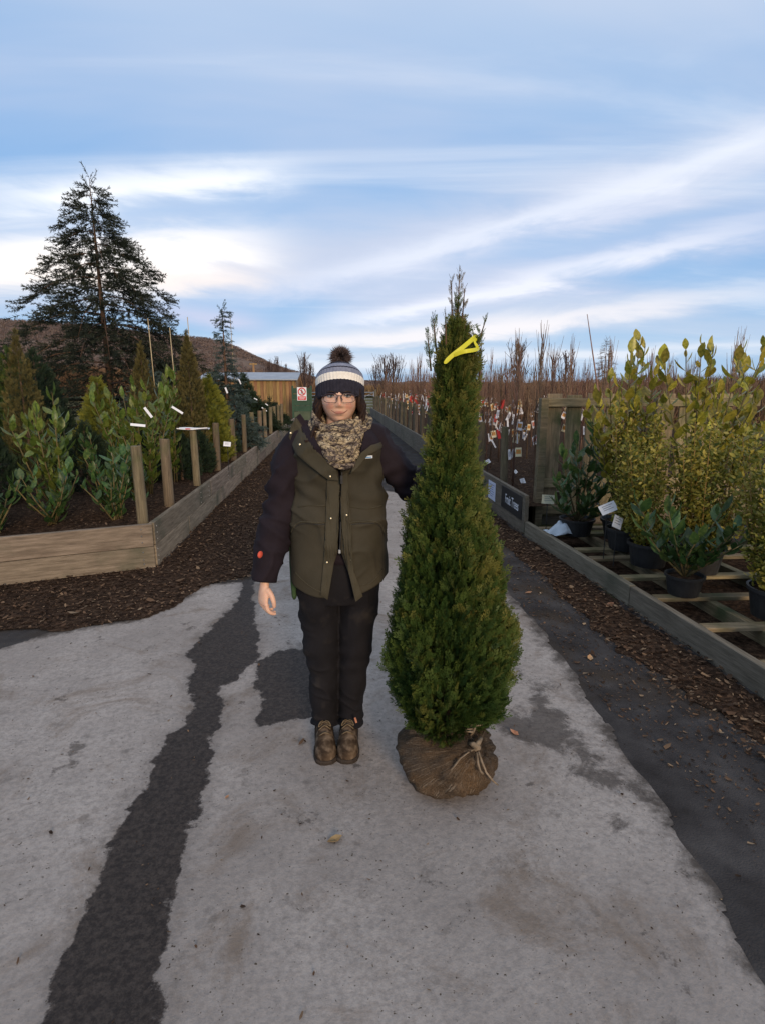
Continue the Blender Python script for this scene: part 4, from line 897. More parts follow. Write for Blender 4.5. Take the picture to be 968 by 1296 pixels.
q = W(281, -2.6); whorled('blue_spruce', q, hz_(470, q[1]), .8, 50, MT['blue'], 'blue-grey spruce half hidden by the golden conifer', 'spruce', 313, droop=.0, spray=.16, per=110, rise=.25, zmin=.04, templates=NDC)
con('dark_conifer', 313, -2.7, 476, .50, 2600, .13, 'dark_con', 211, 'dark green dense conifer beyond the blue spruce', .5)
con('dark_conifer', 322, -2.4, 497, .42, 2000, .12, 'dark_con', 231, 'dark round conifer behind the far posts', .6)
q = W(330, -2.2); whorled('dark_spruce', q, hz_(505, q[1]), .75, 44, MT['dark_con'], 'low dark spruce with white tags near the far posts', 'spruce', 304, droop=.0, spray=.17, per=110, rise=.25, zmin=.04, templates=NDC)
q = W(344, -2.2); whorled('dark_spruce', q, hz_(506, q[1]), .8, 40, MT['dark_con'], 'last low dark spruce before the timber shed', 'spruce', 305, droop=.0, spray=.18, per=110, rise=.25, zmin=.04, templates=NDC)
whorled('blue_spruce', (-3.4, 11, ZB), 1.6, .85, 50, MT['blue'], 'broad blue-grey spruce in the middle of the raised bed', 'spruce', 306, droop=.0, spray=.16, per=120, rise=.25, zmin=.04, templates=NDC)
columnar('dark_conifer', (-3.9, 13.5, ZB), lp_(1.75, .6), 2600, .13, MT['dark_con'], 212, MT['bark'], 'broad dark conifer in the row behind the spruces', 'conifer')
columnar('dark_conifer', (-3.1, 17.5, ZB), lp_(1.15, .6), 1800, .14, MT['dark_con'], 213, MT['bark'], 'broad dark conifer nearest the timber shed', 'conifer')
columnar('dark_conifer', (-6.3, 8.6, ZB), lp_(2.0, .6), 2800, .13, MT['dark_con'], 214, MT['bark'], 'tall dark conifer at the outer edge of the raised bed', 'conifer')
columnar('golden_conifer', (-5.3, 7.6, ZB), lp_(1.5, .42), 2000, .12, MT['gold_con'], 215, MT['bark'], 'golden feathery conifer near the tall dark conifer', 'conifer', out_tilt=.9, clump=.2)
columnar('dark_conifer', (-4.6, 9.4, ZB), lp_(1.8, .5), 2400, .12, MT['dark_con'], 217, MT['bark'], 'dark conifer under the cedar branches', 'conifer')
columnar('thuja_conifer', (-5.6, 10.6, ZB), lp_(1.9, .55), 2400, .12, MT['thuja'], 218, MT['bark'], 'fresh green conifer behind the tall dark one', 'conifer')
for px, X, top, lab in ((292, -2.33, 408, 'pale bamboo cane tied to the blue spruce leader'), (238, -2.18, 410, 'pale bamboo cane beside the slim bronze conifer tip'), (215.5, -2.6, 422, 'bare upright bamboo cane standing between the bronze conifers'), (188, -2.88, 412, 'pale bamboo cane beside the bronze conifer behind the laurel')):
    Yc = {292: W(291, -2.35)[1] + .12, 238: W(246, -2.15)[1] + .16, 215.5: W(214, -2.75)[1] + .25, 188: W(188, -2.9)[1] + .15}[px]; h = hz_(top, Yc); q = (at(px, top, Yc)[0], Yc, ZB)
    o = MB().tube([(0.02, 0, -.1), (.022, 0, h * .5), (-.0, .01, h)], [.007, .007, .006], 7).build('bamboo_cane', MT['cane'], loc=q, smooth=True); tag(o, lab, 'cane')

# ================================================================== FRUIT SAPLINGS
MT['whip'] = mat('fruit_sapling_bark', [(.075, .043, .029), (.165, .098, .064), (.27, .17, .11)], 4, (6, 6, 1), .75, rand=.25)
def sap_proto(seed):
    r = np.random.default_rng(seed); tk = MB(); cr = MB(); h = r.uniform(1.75, 2.15)
    tk.tube([(0, 0, -.05), (r.normal(0, .02), r.normal(0, .02), h * .5), (r.normal(0, .03), r.normal(0, .03), h)], [.013, .010, .004], 6)
    for k in range(48):
        z = r.uniform(.32, .95) * h; a = r.uniform(0, 2 * PI); L_ = r.uniform(.25, .85) * (1.2 - .75 * (z / h)); sp_ = r.uniform(.08, .34)
        d = np.array([math.cos(a), math.sin(a), 0]); p0 = np.array([0, 0, z]); p1 = p0 + d * sp_ * .6 * L_ + np.array([0, 0, L_ * .35]); p2 = p0 + d * sp_ * L_ + np.array([0, 0, L_])
        cr.tube([p0, p1, p2], [.0042, .0035, .0018], 4, cap=False)
    return tk.mesh('trunk', MT['whip'], True), cr.mesh('crown', MT['whip'], True)
SAP = [sap_proto(s) for s in range(400, 408)]
def tag_mesh(name, m, w, h, mi2=None):
    mb = MB(); mb.box((0, 0, -h / 2), (w, .0025, h))
    if mi2 is not None: mb.box((0, -.0016, -h * .45), (w * .8, .0025, h * .5), mi=1)
    return mb.mesh(name, [m] + ([mi2] if mi2 is not None else []))
tc_ = {'white': mat('white_tag', [(.6, .6, .62), (.75, .74, .75)], 9, rough=.5), 'red': mat('red_tag', [(.42, .03, .03), (.55, .05, .04)], 9, rough=.5), 'picture': mat('cream_tag', [(.6, .5, .32), (.7, .62, .4)], 9, rough=.5)}
pic1 = mat('fruit_picture', [(.10, .22, .05), (.55, .22, .05), (.6, .12, .06)], 40, rough=.5); pic2 = mat('tag_print', [(.3, .3, .35), (.5, .5, .52)], 80, rough=.5); pic3 = mat('red_print', [(.5, .08, .06), (.6, .3, .2)], 60, rough=.5)
TAGS = {'white': [tag_mesh('label_tag', tc_['white'], .045, .15, pic2), tag_mesh('label_tag', tc_['white'], .03, .17)], 'red': [tag_mesh('label_tag', tc_['red'], .06, .18), tag_mesh('label_tag', tc_['white'], .07, .12, pic3)], 'picture': [tag_mesh('label_tag', tc_['picture'], .09, .13, pic1), tag_mesh('label_tag', tc_['white'], .075, .12, pic1)]}
SLAB = {'white': 'bare fruit tree sapling with white paper tags, planted in the board-edged bed', 'red': 'bare fruit tree sapling with a red tag, planted in the board-edged bed', 'picture': 'bare fruit tree sapling with coloured picture tags, planted in the board-edged bed', None: 'bare untagged fruit tree sapling planted in the board-edged bed'}
rs = random.Random(9)
def sapling(x, y_, kind, ntag, sc=1., row=''):
    root = tag(empty('fruit_sapling', (x, y_, .30), rs.uniform(0, 6.28)), SLAB[kind].replace('planted in the board-edged bed', row), 'sapling', 'bare fruit saplings in the bed'); root.scale = (sc, sc, sc * rs.uniform(.9, 1.1))
    tm, cm = SAP[rs.randrange(8)]; link('trunk', tm, root); link('crown', cm, root)
    for k in range(ntag):
        a = rs.uniform(0, 6.28); z = rs.choice([.62, .78, .92, 1.0, 1.05, 1.1, 1.15, 1.18]) + rs.uniform(-.06, .06); rad = rs.uniform(.02, .12)
        kk = kind if rs.random() < .8 else 'white'
        link('label_tag', TAGS[kk][rs.randrange(2)], root, (rad * math.cos(a), rad * math.sin(a), z), (rs.uniform(-.3, .3), rs.uniform(-.5, .5), -root.rotation_euler.z + rs.uniform(-.7, .7)))
xs_ = [2.42, 2.95, 3.55, 4.3, 5.2, 6.2, 7.4]
for ri, x in enumerate(xs_):
    y_ = 6.75 + .13 * ri + (.25 if x > 2.5 else 0)
    while y_ < (32 if ri < 2 else 27):
        kind = rs.choices(['white', 'red', 'picture', None], [.36, .30, .28, .06] if ri < 3 else [.1, .04, .04, .82])[0]
        sapling(x + rs.uniform(-.12, .12), y_ + rs.uniform(-.12, .12), kind, (0 if kind is None else rs.choice([3, 4, 5, 6]) if y_ < 22 else 3), rs.uniform(.84, .98), ('in the row along the grey bed board', 'in the second row behind the bed board', 'in the third row of the fruit bed')[ri] if ri < 3 else 'in the rear rows of the fruit bed')
        y_ += (.56, .66, .75, .85, .95, 1.05, 1.2)[ri] * (1 if y_ < 16 else 1.35)
# one long whip leaning above the rest, and far trees over the bed
o = MB().tube([(0, 0, 0), (-.18, .02, 1.15), (-.42, .03, 2.2)], [.016, .012, .004], 6).build('leaning_stem', MT['whip'], loc=(at(778, 480, 7.2)[0], 7.2, .30), smooth=True); tag(o, 'single long bare stem leaning above the slatted panel', 'stem')
# ================================================================== FAR END OF THE YARD
MT['clad'] = mat('orange_timber_cladding', [(.13, .075, .035), (.24, .14, .06), (.32, .20, .09)], 2, (8, 8, .7), .8, rand=.28)
MT['roof'] = mat('grey_sheet_roof', [(.22, .25, .29), (.33, .36, .40)], 2, rough=.5)
MT['green_paint'] = mat('dark_green_panel', [(.016, .045, .028), (.03, .075, .045)], 2, rough=.6)
Yh = 29.
x0, x1 = -6.6, at(374, 490, Yh)[0]
shed = tag(empty('timber_shed', ((x0 + x1) / 2, Yh, 0)), 'low orange timber-clad shed with a grey sheet roof', 'shed')
W_ = x1 - x0; n = 30; w = W_ / n
cb = {}
for k in range(n):
    key = k % 3
    if key not in cb: cb[key] = MB().box((0, 0, .98), (w * .93, .03 + .012 * (key == 1), 1.96)).mesh('cladding_board', MT['clad'])
    link('cladding_board', cb[key], shed, (-W_ / 2 + (k + .5) * w, -.02 if key else 0, random.uniform(-.02, .02)))
sideb = MB().box((0, 0, 1.02), (.03, .115, 2.04)).mesh('cladding_board', MT['clad'])
for k in range(18): link('cladding_board', sideb, shed, (W_ / 2 + .01, .08 + k * .125, 0))
MB().box((0, 1.2, .98), (W_ - .06, 2.2, 1.94)).build('wall', mat('shed_inner', [(.05, .03, .02), (.08, .05, .03)]), shed)
MB().add([(-W_ / 2 - .12, -.22, 1.97), (W_ / 2 + .14, -.22, 1.97), (W_ / 2 + .14, 2.4, 2.36), (-W_ / 2 - .12, 2.4, 2.36), (-W_ / 2 - .12, -.22, 2.02), (W_ / 2 + .14, -.22, 2.02), (W_ / 2 + .14, 2.4, 2.41), (-W_ / 2 - .12, 2.4, 2.41)],
         [(0, 3, 2, 1), (4, 5, 6, 7), (0, 1, 5, 4), (1, 2, 6, 5), (2, 3, 7, 6), (3, 0, 4, 7)]).build('roof', MT['roof'], shed)
# green yard screen and the warning sign on it
Yg = 27.
ga, gb = at(372, 500, Yg)[0], at(393, 500, Yg)[0]
gs = tag(empty('green_screen', ((ga + gb) / 2, Yg, 0)), 'dark green slatted screen between the shed and the metal gate', 'screen')
Wg = gb - ga
for k in range(6): MB().box((0, 0, .12 + k * .27), (Wg, .03, .25)).build('panel', MT['green_paint'], gs)
for s in (-1, 1): MB().box((s * (Wg / 2 + .04), -.01, .85), (.08, .08, 1.7)).build('post', MT['green_paint'], gs)
MB().box((0, -.06, .30), (Wg - .02, .03, .42)).build('kick_board', mat('mossy_board', [(.05, .07, .045), (.09, .11, .07)], 3), gs)
sg = at(382.5, 498.5, Yg - .1); sw, sh = 11.5 * Yg / 720, 16 * Yg / 720
sign = tag(empty('warning_sign', (sg[0], Yg - .08, sg[2])), 'white sign with a red no-entry walking figure symbol on the green screen', 'sign')
redp = mat('sign_red', [(.50, .02, .03), (.58, .03, .035)], 5, rough=.4); blk = mat('sign_black', [(.02, .02, .02), (.03, .03, .03)], 5, rough=.4)
MB().box((0, 0, 0), (sw, .012, sh)).build('plate', MT['white_card'], sign)
MB().box((0, -.008, -sh * .32), (sw * .86, .006, sh * .28)).build('red_panel', redp, sign)
rb_ = MB(); rc = (0, -.010, sh * .17); rr_ = sw * .37
rb_.tube([(rc[0] + rr_ * math.cos(a), rc[1], rc[2] + rr_ * math.sin(a)) for a in np.linspace(0, 2 * PI, 25)], .024, 6); rb_.tube([(-rr_ * .7, -.010, rc[2] + rr_ * .7), (rr_ * .7, -.010, rc[2] - rr_ * .7)], .018, 6); rb_.build('prohibition_ring', redp, sign)
fg = MB(); fg.box((0, -.009, rc[2]), (.045, .006, .10)); fg.box((0, -.009, rc[2] + .075), (.04, .006, .04)); fg.box((-.03, -.009, rc[2] - .085), (.025, .006, .09), Matrix.Rotation(.35, 3, 'Y')); fg.box((.03, -.009, rc[2] - .085), (.025, .006, .09), Matrix.Rotation(-.35, 3, 'Y')); fg.box((.04, -.009, rc[2] + .01), (.07, .006, .02), Matrix.Rotation(.5, 3, 'Y')); fg.build('walking_figure', blk, sign)
wl = MB()
for k in range(3): wl.box((0, -.013, -sh * .25 - k * sh * .065), (sw * (.7 - .1 * k), .004, sh * .026))
wl.build('sign_lettering', MT['white_card'], sign)
# tubular field gates across the lane
def field_gate(xa, xb, Y, label):
    g_ = tag(empty('field_gate', ((xa + xb) / 2, Y, 0)), label, 'gate'); w = xb - xa
    for z in (.25, .45, .65, .85, 1.08, 1.3): MB().tube([(-w / 2, 0, z), (w / 2, 0, z)], .026, 8).build('rail', MT['metal'], g_, smooth=True)
    for s in (-1, 1): MB().tube([(s * w / 2, 0, .15), (s * w / 2, 0, 1.36)], .03, 8).build('stile', MT['metal'], g_, smooth=True)
    MB().tube([(-w / 2, .03, .25), (w / 2, .03, 1.3)], .02, 8).build('brace', MT['metal'], g_, smooth=True)
    MB().tube([(w / 2 + .12, 0, 0), (w / 2 + .12, 0, 1.5)], .075, 10).build('gate_post', MT['post'], g_, smooth=True)
field_gate(at(394, 500, 40)[0], at(431, 500, 40)[0], 40, 'galvanised five-bar field gate beside the green screen')
field_gate(at(434, 500, 40)[0], at(473, 500, 40)[0], 40, 'galvanised five-bar field gate at the end of the fruit tree bed')
# utility pole
up = tag(empty('utility_pole', (at(322, 480, 60)[0], 60, 0)), 'wooden utility pole with a crossarm beyond the shed roof', 'pole')
MB().tube([(0, 0, 0), (0, 0, 4.05)], [.13, .10], 10).build('pole', MT['clad'], up, smooth=True); MB().box((0, -.1, 3.95), (.75, .1, .12)).build('crossarm', MT['clad'], up)
# bare trees at the end of the lane
MT['bare'] = mat('bare_tree_bark', [(.05, .032, .028), (.10, .065, .055)], 2, rough=.9)
def bare_tree(px, Y, ztop, label, seed, spread=.22, n=60, base=0.):
    r = np.random.default_rng(seed); x = at(px, 480, Y)[0]; t = tag(empty('bare_tree', (x, Y, 0)), label, 'tree', 'bare trees beyond the yard'); h = ztop
    MB().tube([(0, 0, base), (r.normal(0, .05), 0, h * .5), (0, 0, h * .96)], [.02 * h, .013 * h, .005 * h], 6).build('trunk', MT['bare'], t, smooth=True)
    c = MB()
    for k in range(n):
        z = h * r.uniform(.15, .93); a = r.uniform(0, 6.28); L_ = (h - z) * r.uniform(.35, .9) + .2; d = np.array([math.cos(a), math.sin(a), 0]) * spread
        p0 = np.array([0, 0, z]); p1 = p0 + d * L_ * .6 + np.array([0, 0, L_ * .4]); p2 = p0 + d * L_ * r.uniform(.8, 1.2) + np.array([0, 0, L_]); c.tube([p0, p1, p2], [.005 * h, .004 * h, .002 * h], 4, cap=False)
        for q in range(4): e = p1 + (p2 - p1) * r.uniform(0, .9); c.tube([e, e + np.array([r.normal(0, .25), r.normal(0, .25), .5]) * L_ * .35], [.003 * h, .0015 * h], 3, cap=False)
    c.build('crown', MT['bare'], t, kind='stuff')
for px, Y, zt_, lab, sd_ in ((386, 48, 4.3, 'tall narrow bare tree behind the warning sign', 1), (393, 50, 3.7, 'shorter narrow bare tree just past the warning sign', 2), (352, 66, 5.0, 'slender bare tree rising over the shed roof', 3), (342, 70, 4.8, 'bare twiggy tree on the hedge line beside the utility pole', 4), (363, 70, 4.3, 'small bare tree at the shed roof end', 5),
                             (486, 34, 3.4, 'bare twiggy tree at the far end of the fruit bed', 6), (497, 30, 3.2, 'bare twiggy tree rising over the far saplings', 7), (476, 52, 3.6, 'thin bare tree in the field behind the gate', 8), (655, 24, 3.5, 'taller bare tree rising behind the sapling rows', 9), (715, 22, 2.9, 'bare tree rising behind the slatted panel', 10)):
    bare_tree(px, Y, zt_, lab, sd_, .2 if px < 470 else .3, 40)
whorled('far_spruce', (at(766, 450, 60)[0], 60, 0), 1.6 + (491 - 431) / 720 * 60, 1.7, 40, mat('rusty_far_conifer', [(.06, .04, .03), (.12, .08, .05), (.18, .12, .07)], 3, tint=True), 'small reddish far conifer tip above the sapling tops', 'conifer', 320, droop=.1, spray=.5, per=40, rise=.1)

# ================================================================== EAST SIDE, NEAR
# slatted timber panel
px0 = at(681, 600, 6.35)[0]
sp_ = tag(empty('slatted_panel', (px0, 6.35, .0)), 'upright slatted timber panel with a top rail beside the fruit tree bed', 'wood panel')
MB().box((.0, -.03, .76), (.085, .10, 1.46)).build('stile', MT['greenplank'], sp_, bevel=.006)
PB = {}
def vplank(parent, x, y_, z0, z1, w, th, name='slat', m=None):
    L_ = z1 - z0; me = MB().box((0, 0, 0), (L_, w, th)).mesh(name, m or MT['greenplank']); o = link(name, me, parent, (x, y_, (z0 + z1) / 2)); o.rotation_euler = (0, -PI / 2, PI / 2)
    o.rotation_euler = (PI / 2, -PI / 2 + random.uniform(-.006, .006), 0); b = o.modifiers.new('b', 'BEVEL'); b.width = .004; return o
for k, xx in enumerate((.155, .39, .625, .86, 1.095)): vplank(sp_, xx, .05, .12, 1.53 + random.uniform(-.012, .012), .175, .022)
def hplank(parent, x0, x1, y_, z, h, th, name='rail', m=None):
    me = MB().box((0, 0, 0), (x1 - x0, th, h)).mesh(name, m or MT['greenplank']); o = link(name, me, parent, ((x0 + x1) / 2, y_, z)); b = o.modifiers.new('b', 'BEVEL'); b.width = .004; return o
hplank(sp_, .045, 1.25, .012, 1.44, .095, .05); hplank(sp_, .045, 1.25, .012, .52, .10, .05); hplank(sp_, .045, 1.25, .012, .20, .10, .05)
sp2 = copy_tree(sp_); sp2.location = (px0 + 1.36, 6.38, 0); sp2['label'] = 'second slatted timber panel hidden behind the golden shrubs'
# pallet-like low bed
pb_o = (2.1, 5.9, 0); pbed = tag(empty('pallet_bed', pb_o), 'low bed of one long board with timber slats carrying potted shrubs', 'plant bed')
plank('board', (2.07, 5.95), (2.17, 3.85), .165, .05, MT['rplank'], pbed, 0, pb_o); plank('board', (2.171, 3.842), (2.28, 1.6), .165, .05, MT['rplank'], pbed, 0, pb_o)
for yy in (5.55, 4.98, 4.70, 4.18, 3.72, 3.2, 2.7, 2.2): plank('slat', (2.17 + (5.9 - yy) * .045, yy), (4.6, yy - .05), .03, .085, MT['greenplank'], pbed, .098, pb_o)
plank('slat', (2.14, 5.82), (4.6, 5.76), .03, .09, MT['greenplank'], pbed, .098, pb_o)
for xx in (2.62, 3.3, 4.1): plank('bearer', (xx, 5.85), (xx + .1, 2.1), .094, .07, MT['greenplank'], pbed, .004, pb_o)
soil('bed_soil', [(2.12, 5.93), (2.2, 3.85), (2.3, 1.62), (6, 1.62), (6, 5.98), (2.15, 5.98)], .010, 'dark earth under the pallet slats', amp=.002)
# empty / extra black pots
def black_pot(x, y_, r, h, label, z=.13): root = tag(empty('nursery_pot', (x, y_, z)), label, 'pot'); pot_parts(root, r, h); return root
black_pot(2.95, 5.35, .14, .17, 'black nursery pot behind the dark laurel')
# plant cards on stakes
def card(px, py, Y, w, h, rz, tilt, roll, label, zfoot, lines=3, yellow=False, dx=0.):
    p = at(px, py, Y); root = tag(empty('plant_card', (p[0], Y, zfoot)), label, 'plant card')
    m = MT['white_card'] if not yellow else mat('cream_card', [(.55, .53, .38), (.66, .64, .48)], 6, rough=.5)
    o = MB().box((0, 0, 0), (w, .002, h)).build('card', m, root, loc=(0, 0, p[2] - zfoot), rot=(tilt, roll, rz))
    ln = MB()
    for k in range(lines): ln.box((-.06 * w * (k % 2), -.0016, h * (.28 - .2 * k)), (w * (.62 - .14 * (k % 2)), .0012, h * .045))
    ln.build('print', MT['ink'], o)
    MB().tube([(dx, .01, 0), (dx * .3, .012, p[2] - zfoot - h * .2)], .004, 6).build('stake', MT['black_plastic'], root)
card(769, 643, 4.65, .147, .088, .0, -.55, -.38, 'larger white plant card on a stake in front of the golden privet', .10)
card(781, 661, 4.5, .09, .108, .1, -.35, .45, 'narrow tilted white plant card on a stake over the pallet slats', .10)
card(693, 632, 5.75, .135, .095, .0, -.15, .08, 'cream plant card with a ragged top beside the dark laurel', .10, yellow=True)
card(661, 609, 7.6, .07, .08, .2, -.5, -.2, 'small white card on the soil behind the slatted panel', .31)
card(652, 597, 8.0, .05, .05, .5, -.6, -.5, 'tiny white card tilted on the soil by the nearest bare saplings', .31)
card(617, 584, 8.4, .07, .06, .3, -.5, -.4, 'white card on the soil beside the bed post behind the conifer', .31)
card(288, 562, 8.3, .10, .07, .1, -.5, .1, 'white card standing on the bark behind the round posts', .375)
# crumpled pale plastic
def crumple():
    p = at(715, 660, 5.45); r = np.random.default_rng(3); n = 22; X, Y = np.meshgrid(np.linspace(-1, 1, n), np.linspace(-1, 1, n)); w1 = Wavy(91, .5); w2 = Wavy(92, 1.4)
    Q = np.stack([X, Y, 0 * X], -1); Z = np.clip(1 - (X ** 2 + Y ** 2) ** 1.1, 0, 1) * .11 + np.abs(w1(Q)) * .016 + np.abs(w2(Q)) * .010
    V = np.stack([X * .17 + .01 * w2(Q), Y * .10 + .012 * w1(Q), Z + .004], -1).reshape(-1, 3); idx = np.arange(n * n).reshape(n, n); F = np.stack([idx[:-1, :-1], idx[1:, :-1], idx[1:, 1:], idx[:-1, 1:]], -1).reshape(-1, 4)
    o = link('plastic_bag', fast_mesh('plastic_bag', V, F, mat('pale_plastic', [(.38, .45, .52), (.55, .62, .68)], 6, rough=.35)), None, (p[0], 5.5, .13)); o.modifiers.new('s', 'SOLIDIFY').thickness = .003
    tag(o, 'crumpled pale blue plastic bag beside the black pot', 'bag')
crumple()
# FRUIT TREES sign and the paper notice on the grey board
fs = tag(empty('bed_sign', (2.046, 6.47, .285)), 'black board sign with white lettering Fruit Trees on the grey bed edge', 'sign'); fs.rotation_euler = (0, 0, -PI / 2)
MB().box((0, 0, 0), (.80, .012, .27)).build('board', blk, fs, bevel=.002)
cu = bpy.data.curves.new('lettering', 'FONT'); cu.body = 'Fruit Trees'; cu.align_x = 'CENTER'; cu.align_y = 'CENTER'; cu.size = .125; cu.extrude = .001; cu.shear = .12; cu.materials.append(MT['white_card'])
lo_ = link('lettering', cu); bpy.context.view_layer.update(); lme = bpy.data.meshes.new_from_object(lo_.evaluated_get(bpy.context.evaluated_depsgraph_get())); bpy.data.objects.remove(lo_)
lt = link('lettering', lme, fs, (0.03, -.009, -.005), (PI / 2, 0, 0)); lt.scale = (.92, 1.3, 1)
pn = tag(empty('paper_notice', (2.044, 7.33, .265)), 'white laminated paper notice pinned on the grey bed edge', 'notice'); pn.rotation_euler = (0, 0, -PI / 2)
MB().box((0, 0, 0), (.34, .003, .24)).build('sheet', mat('laminated_paper', [(.55, .6, .75), (.66, .7, .82)], 5, rough=.3), pn)
il = MB()
for k in range(6): il.box((-.02 * (k % 2), -.003, .08 - .03 * k), (.25 - .06 * (k % 3), .001, .010))
il.build('print', mat('blue_ink', [(.2, .25, .45), (.28, .32, .5)]), pn)
pn2 = tag(empty('paper_notice', (2.044, 11.9, .30)), 'small upright pale notice on the far stretch of the grey bed edge', 'notice'); pn2.rotation_euler = (0, 0, -PI / 2)
MB().box((0, 0, 0), (.14, .003, .22)).build('sheet', MT['white_card'], pn2)
# printed paper lying on a post top
pp_ = at(253, 543, 7.37); pa = tag(empty('printed_leaflet', (-1.79, 7.39, 1.088)), 'white printed leaflet with a red mark lying on a round post top', 'leaflet')
V = []; n = 8
for i in range(n + 1):
    for j in range(3): u_ = i / n; V.append((-.19 + .38 * u_, -.06 + .06 * j, .004 + .012 * math.sin(u_ * 5) * (j - 1) * .5 + .016 * abs(u_ - .5) + (.012 if j != 1 else 0)))
F = [(i * 3 + j, (i + 1) * 3 + j, (i + 1) * 3 + j + 1, i * 3 + j + 1) for i in range(n) for j in range(2)]
o = MB().add(V, F).build('sheet', MT['white_card'], pa); o.modifiers.new('s', 'SOLIDIFY').thickness = .012
MB().box((-.05, -.064, .013), (.06, .004, .012)).build('red_mark', redp, pa); pa.rotation_euler = (0, 0, -.05)
# hanging white tags on the west bed plants
def hang_tag(px, py, Y, L_, roll, label, w=.026):
    p = at(px, py, Y); o = MB().box((0, 0, 0), (L_, .003, w)).build('plant_tag', MT['white_card'], loc=p, rot=(-.4, roll, .2)); tag(o, label, 'tag'); return o
hang_tag(225, 519, 6.9, .14, .60, 'white strip tag hanging on the tall laurel')
hang_tag(175, 538, 5.95, .14, .12, 'white strip tag among the laurel leaves behind the corner post')
hang_tag(188, 522, 6.05, .12, 1.0, 'thin pale tag on the bushy laurel stem')
hang_tag(287, 494, 11.9, .12, 1.25, 'white tag dangling on the blue spruce', .035)
hang_tag(304, 483, 12.6, .11, 1.2, 'white strip tag high on the blue spruce twig')
hang_tag(335, 518, 15.5, .16, .65, 'white strip tag lying over the far post tops')
hang_tag(324, 505, 15., .09, .5, 'small white tag on the low dark spruce')
hang_tag(338, 512, 16.4, .08, .6, 'tiny white tag on the dark spruce beside the far posts')
# ================================================================== THE PERSON
PO = np.array([0.0, 2.36, 0.0])
person = tag(empty('person', PO), 'person in striped bobble hat, glasses, patterned scarf, olive coat and dark trousers beside the conifer', 'person')
def loc_(px, py, Y): return at(px, py, Y) - PO
def smooth_path(pts, n):
    pts = np.array(pts, float); t = np.linspace(0, 1, len(pts)); s = np.linspace(0, 1, n); out = []
    P_ = np.vstack([2 * pts[0] - pts[1], pts, 2 * pts[-1] - pts[-2]])
    for q in s:
        k = min(int(q * (len(pts) - 1)), len(pts) - 2); f = q * (len(pts) - 1) - k; p0, p1, p2, p3 = P_[k:k + 4]
        out.append(.5 * (2 * p1 + (p2 - p0) * f + (2 * p0 - 5 * p1 + 4 * p2 - p3) * f * f + (3 * p1 - p0 - 3 * p2 + p3) * f ** 3))
    return np.array(out)
def sweep(pts, n_rows, n_ring, disp=None, up=(0, -1, 0)):
    """pts rows: x,y,z,ra,rb -> rings; ra across, rb along 'up'"""
    Q = smooth_path(pts, n_rows); C = Q[:, :3]; ra = Q[:, 3]; rb = Q[:, 4]; T = nrm(np.gradient(C, axis=0)); upv = np.array(up, float)
    X = nrm(np.cross(T, upv)); Y = nrm(np.cross(X, T)); a = np.arange(n_ring) * 2 * PI / n_ring
    D = X[:, None] * np.cos(a)[None, :, None] * ra[:, None, None] + Y[:, None] * np.sin(a)[None, :, None] * rb[:, None, None]
    V = C[:, None] + D
    if disp is not None:
        t = np.linspace(0, 1, n_rows)[:, None] + 0 * a[None]; A = a[None] + 0 * t; V = V + nrm(D) * disp(V, t, A)[..., None]
    return V
def add_loft(mb, rings, mi=0): V, F = loft(rings); return mb.add(V, F, mi)
def remesh(o, vox, it=3, fac=.5):
    m = o.modifiers.new('remesh', 'REMESH'); m.mode = 'VOXEL'; m.voxel_size = vox; m.use_smooth_shade = True
    s = o.modifiers.new('smooth', 'SMOOTH'); s.iterations = it; s.factor = fac
    return o
# ---- materials
def skin_mat():
    m = mat('skin', [(.62, .37, .26), (.72, .45, .325)], 30, rough=.5, spec=.35, sss=.12, bump=.06, bscale=300, bdist=.002)
    nt = m.node_tree; N = nt.nodes; L = nt.links; b = N['Principled BSDF']; src = b.inputs['Base Color'].links[0].from_socket
    t = N.new('ShaderNodeTexCoord')
    def blob(c, s):
        mp = N.new('ShaderNodeMapping'); mp.vector_type = 'POINT'; sub = N.new('ShaderNodeVectorMath'); sub.operation = 'SUBTRACT'; L.new(t.outputs['Object'], sub.inputs[0]); sub.inputs[1].default_value = c
        dv = N.new('ShaderNodeVectorMath'); dv.operation = 'DIVIDE'; L.new(sub.outputs[0], dv.inputs[0]); dv.inputs[1].default_value = s; ln = N.new('ShaderNodeVectorMath'); ln.operation = 'LENGTH'; L.new(dv.outputs[0], ln.inputs[0])
        r = N.new('ShaderNodeMapRange'); r.interpolation_type = 'SMOOTHSTEP'; L.new(ln.outputs['Value'], r.inputs[0]); r.inputs[1].default_value = 1.; r.inputs[2].default_value = .35; return r.outputs[0]
    def over(src, f, c, k):
        mu = N.new('ShaderNodeMath'); mu.operation = 'MULTIPLY'; L.new(f, mu.inputs[0]); mu.inputs[1].default_value = k
        mx = N.new('ShaderNodeMix'); mx.data_type = 'RGBA'; L.new(mu.outputs[0], mx.inputs[0]); L.new(src, mx.inputs[6]); mx.inputs[7].default_value = c + (1,); return mx.outputs[2]
    for s in (-1, 1): src = over(src, blob((HX + s * .040, HY - .085, HZ - .036), (.026, .05, .022)), (.56, .22, .16), .55)     # cheeks
    src = over(src, blob((HX, HY - .12, HZ - .028), (.014, .03, .014)), (.58, .24, .17), .5)                                  # nose
    src = over(src, blob((HX, HY - .1, HZ - .0600), (.033, .05, .0105)), (.46, .17, .14), .75)                                # lips
    L.new(src, b.inputs['Base Color']); return m
HX, HY, HZ = .014, -.012, 1.566
SK = skin_mat()
OL = (.052, .046, .026)
olive = mat('olive_coat_cloth', [(.034, .0295, .019), (.050, .043, .029)], 7, rough=.82, bump=.25, bscale=220, bdist=.003, spec=.2)
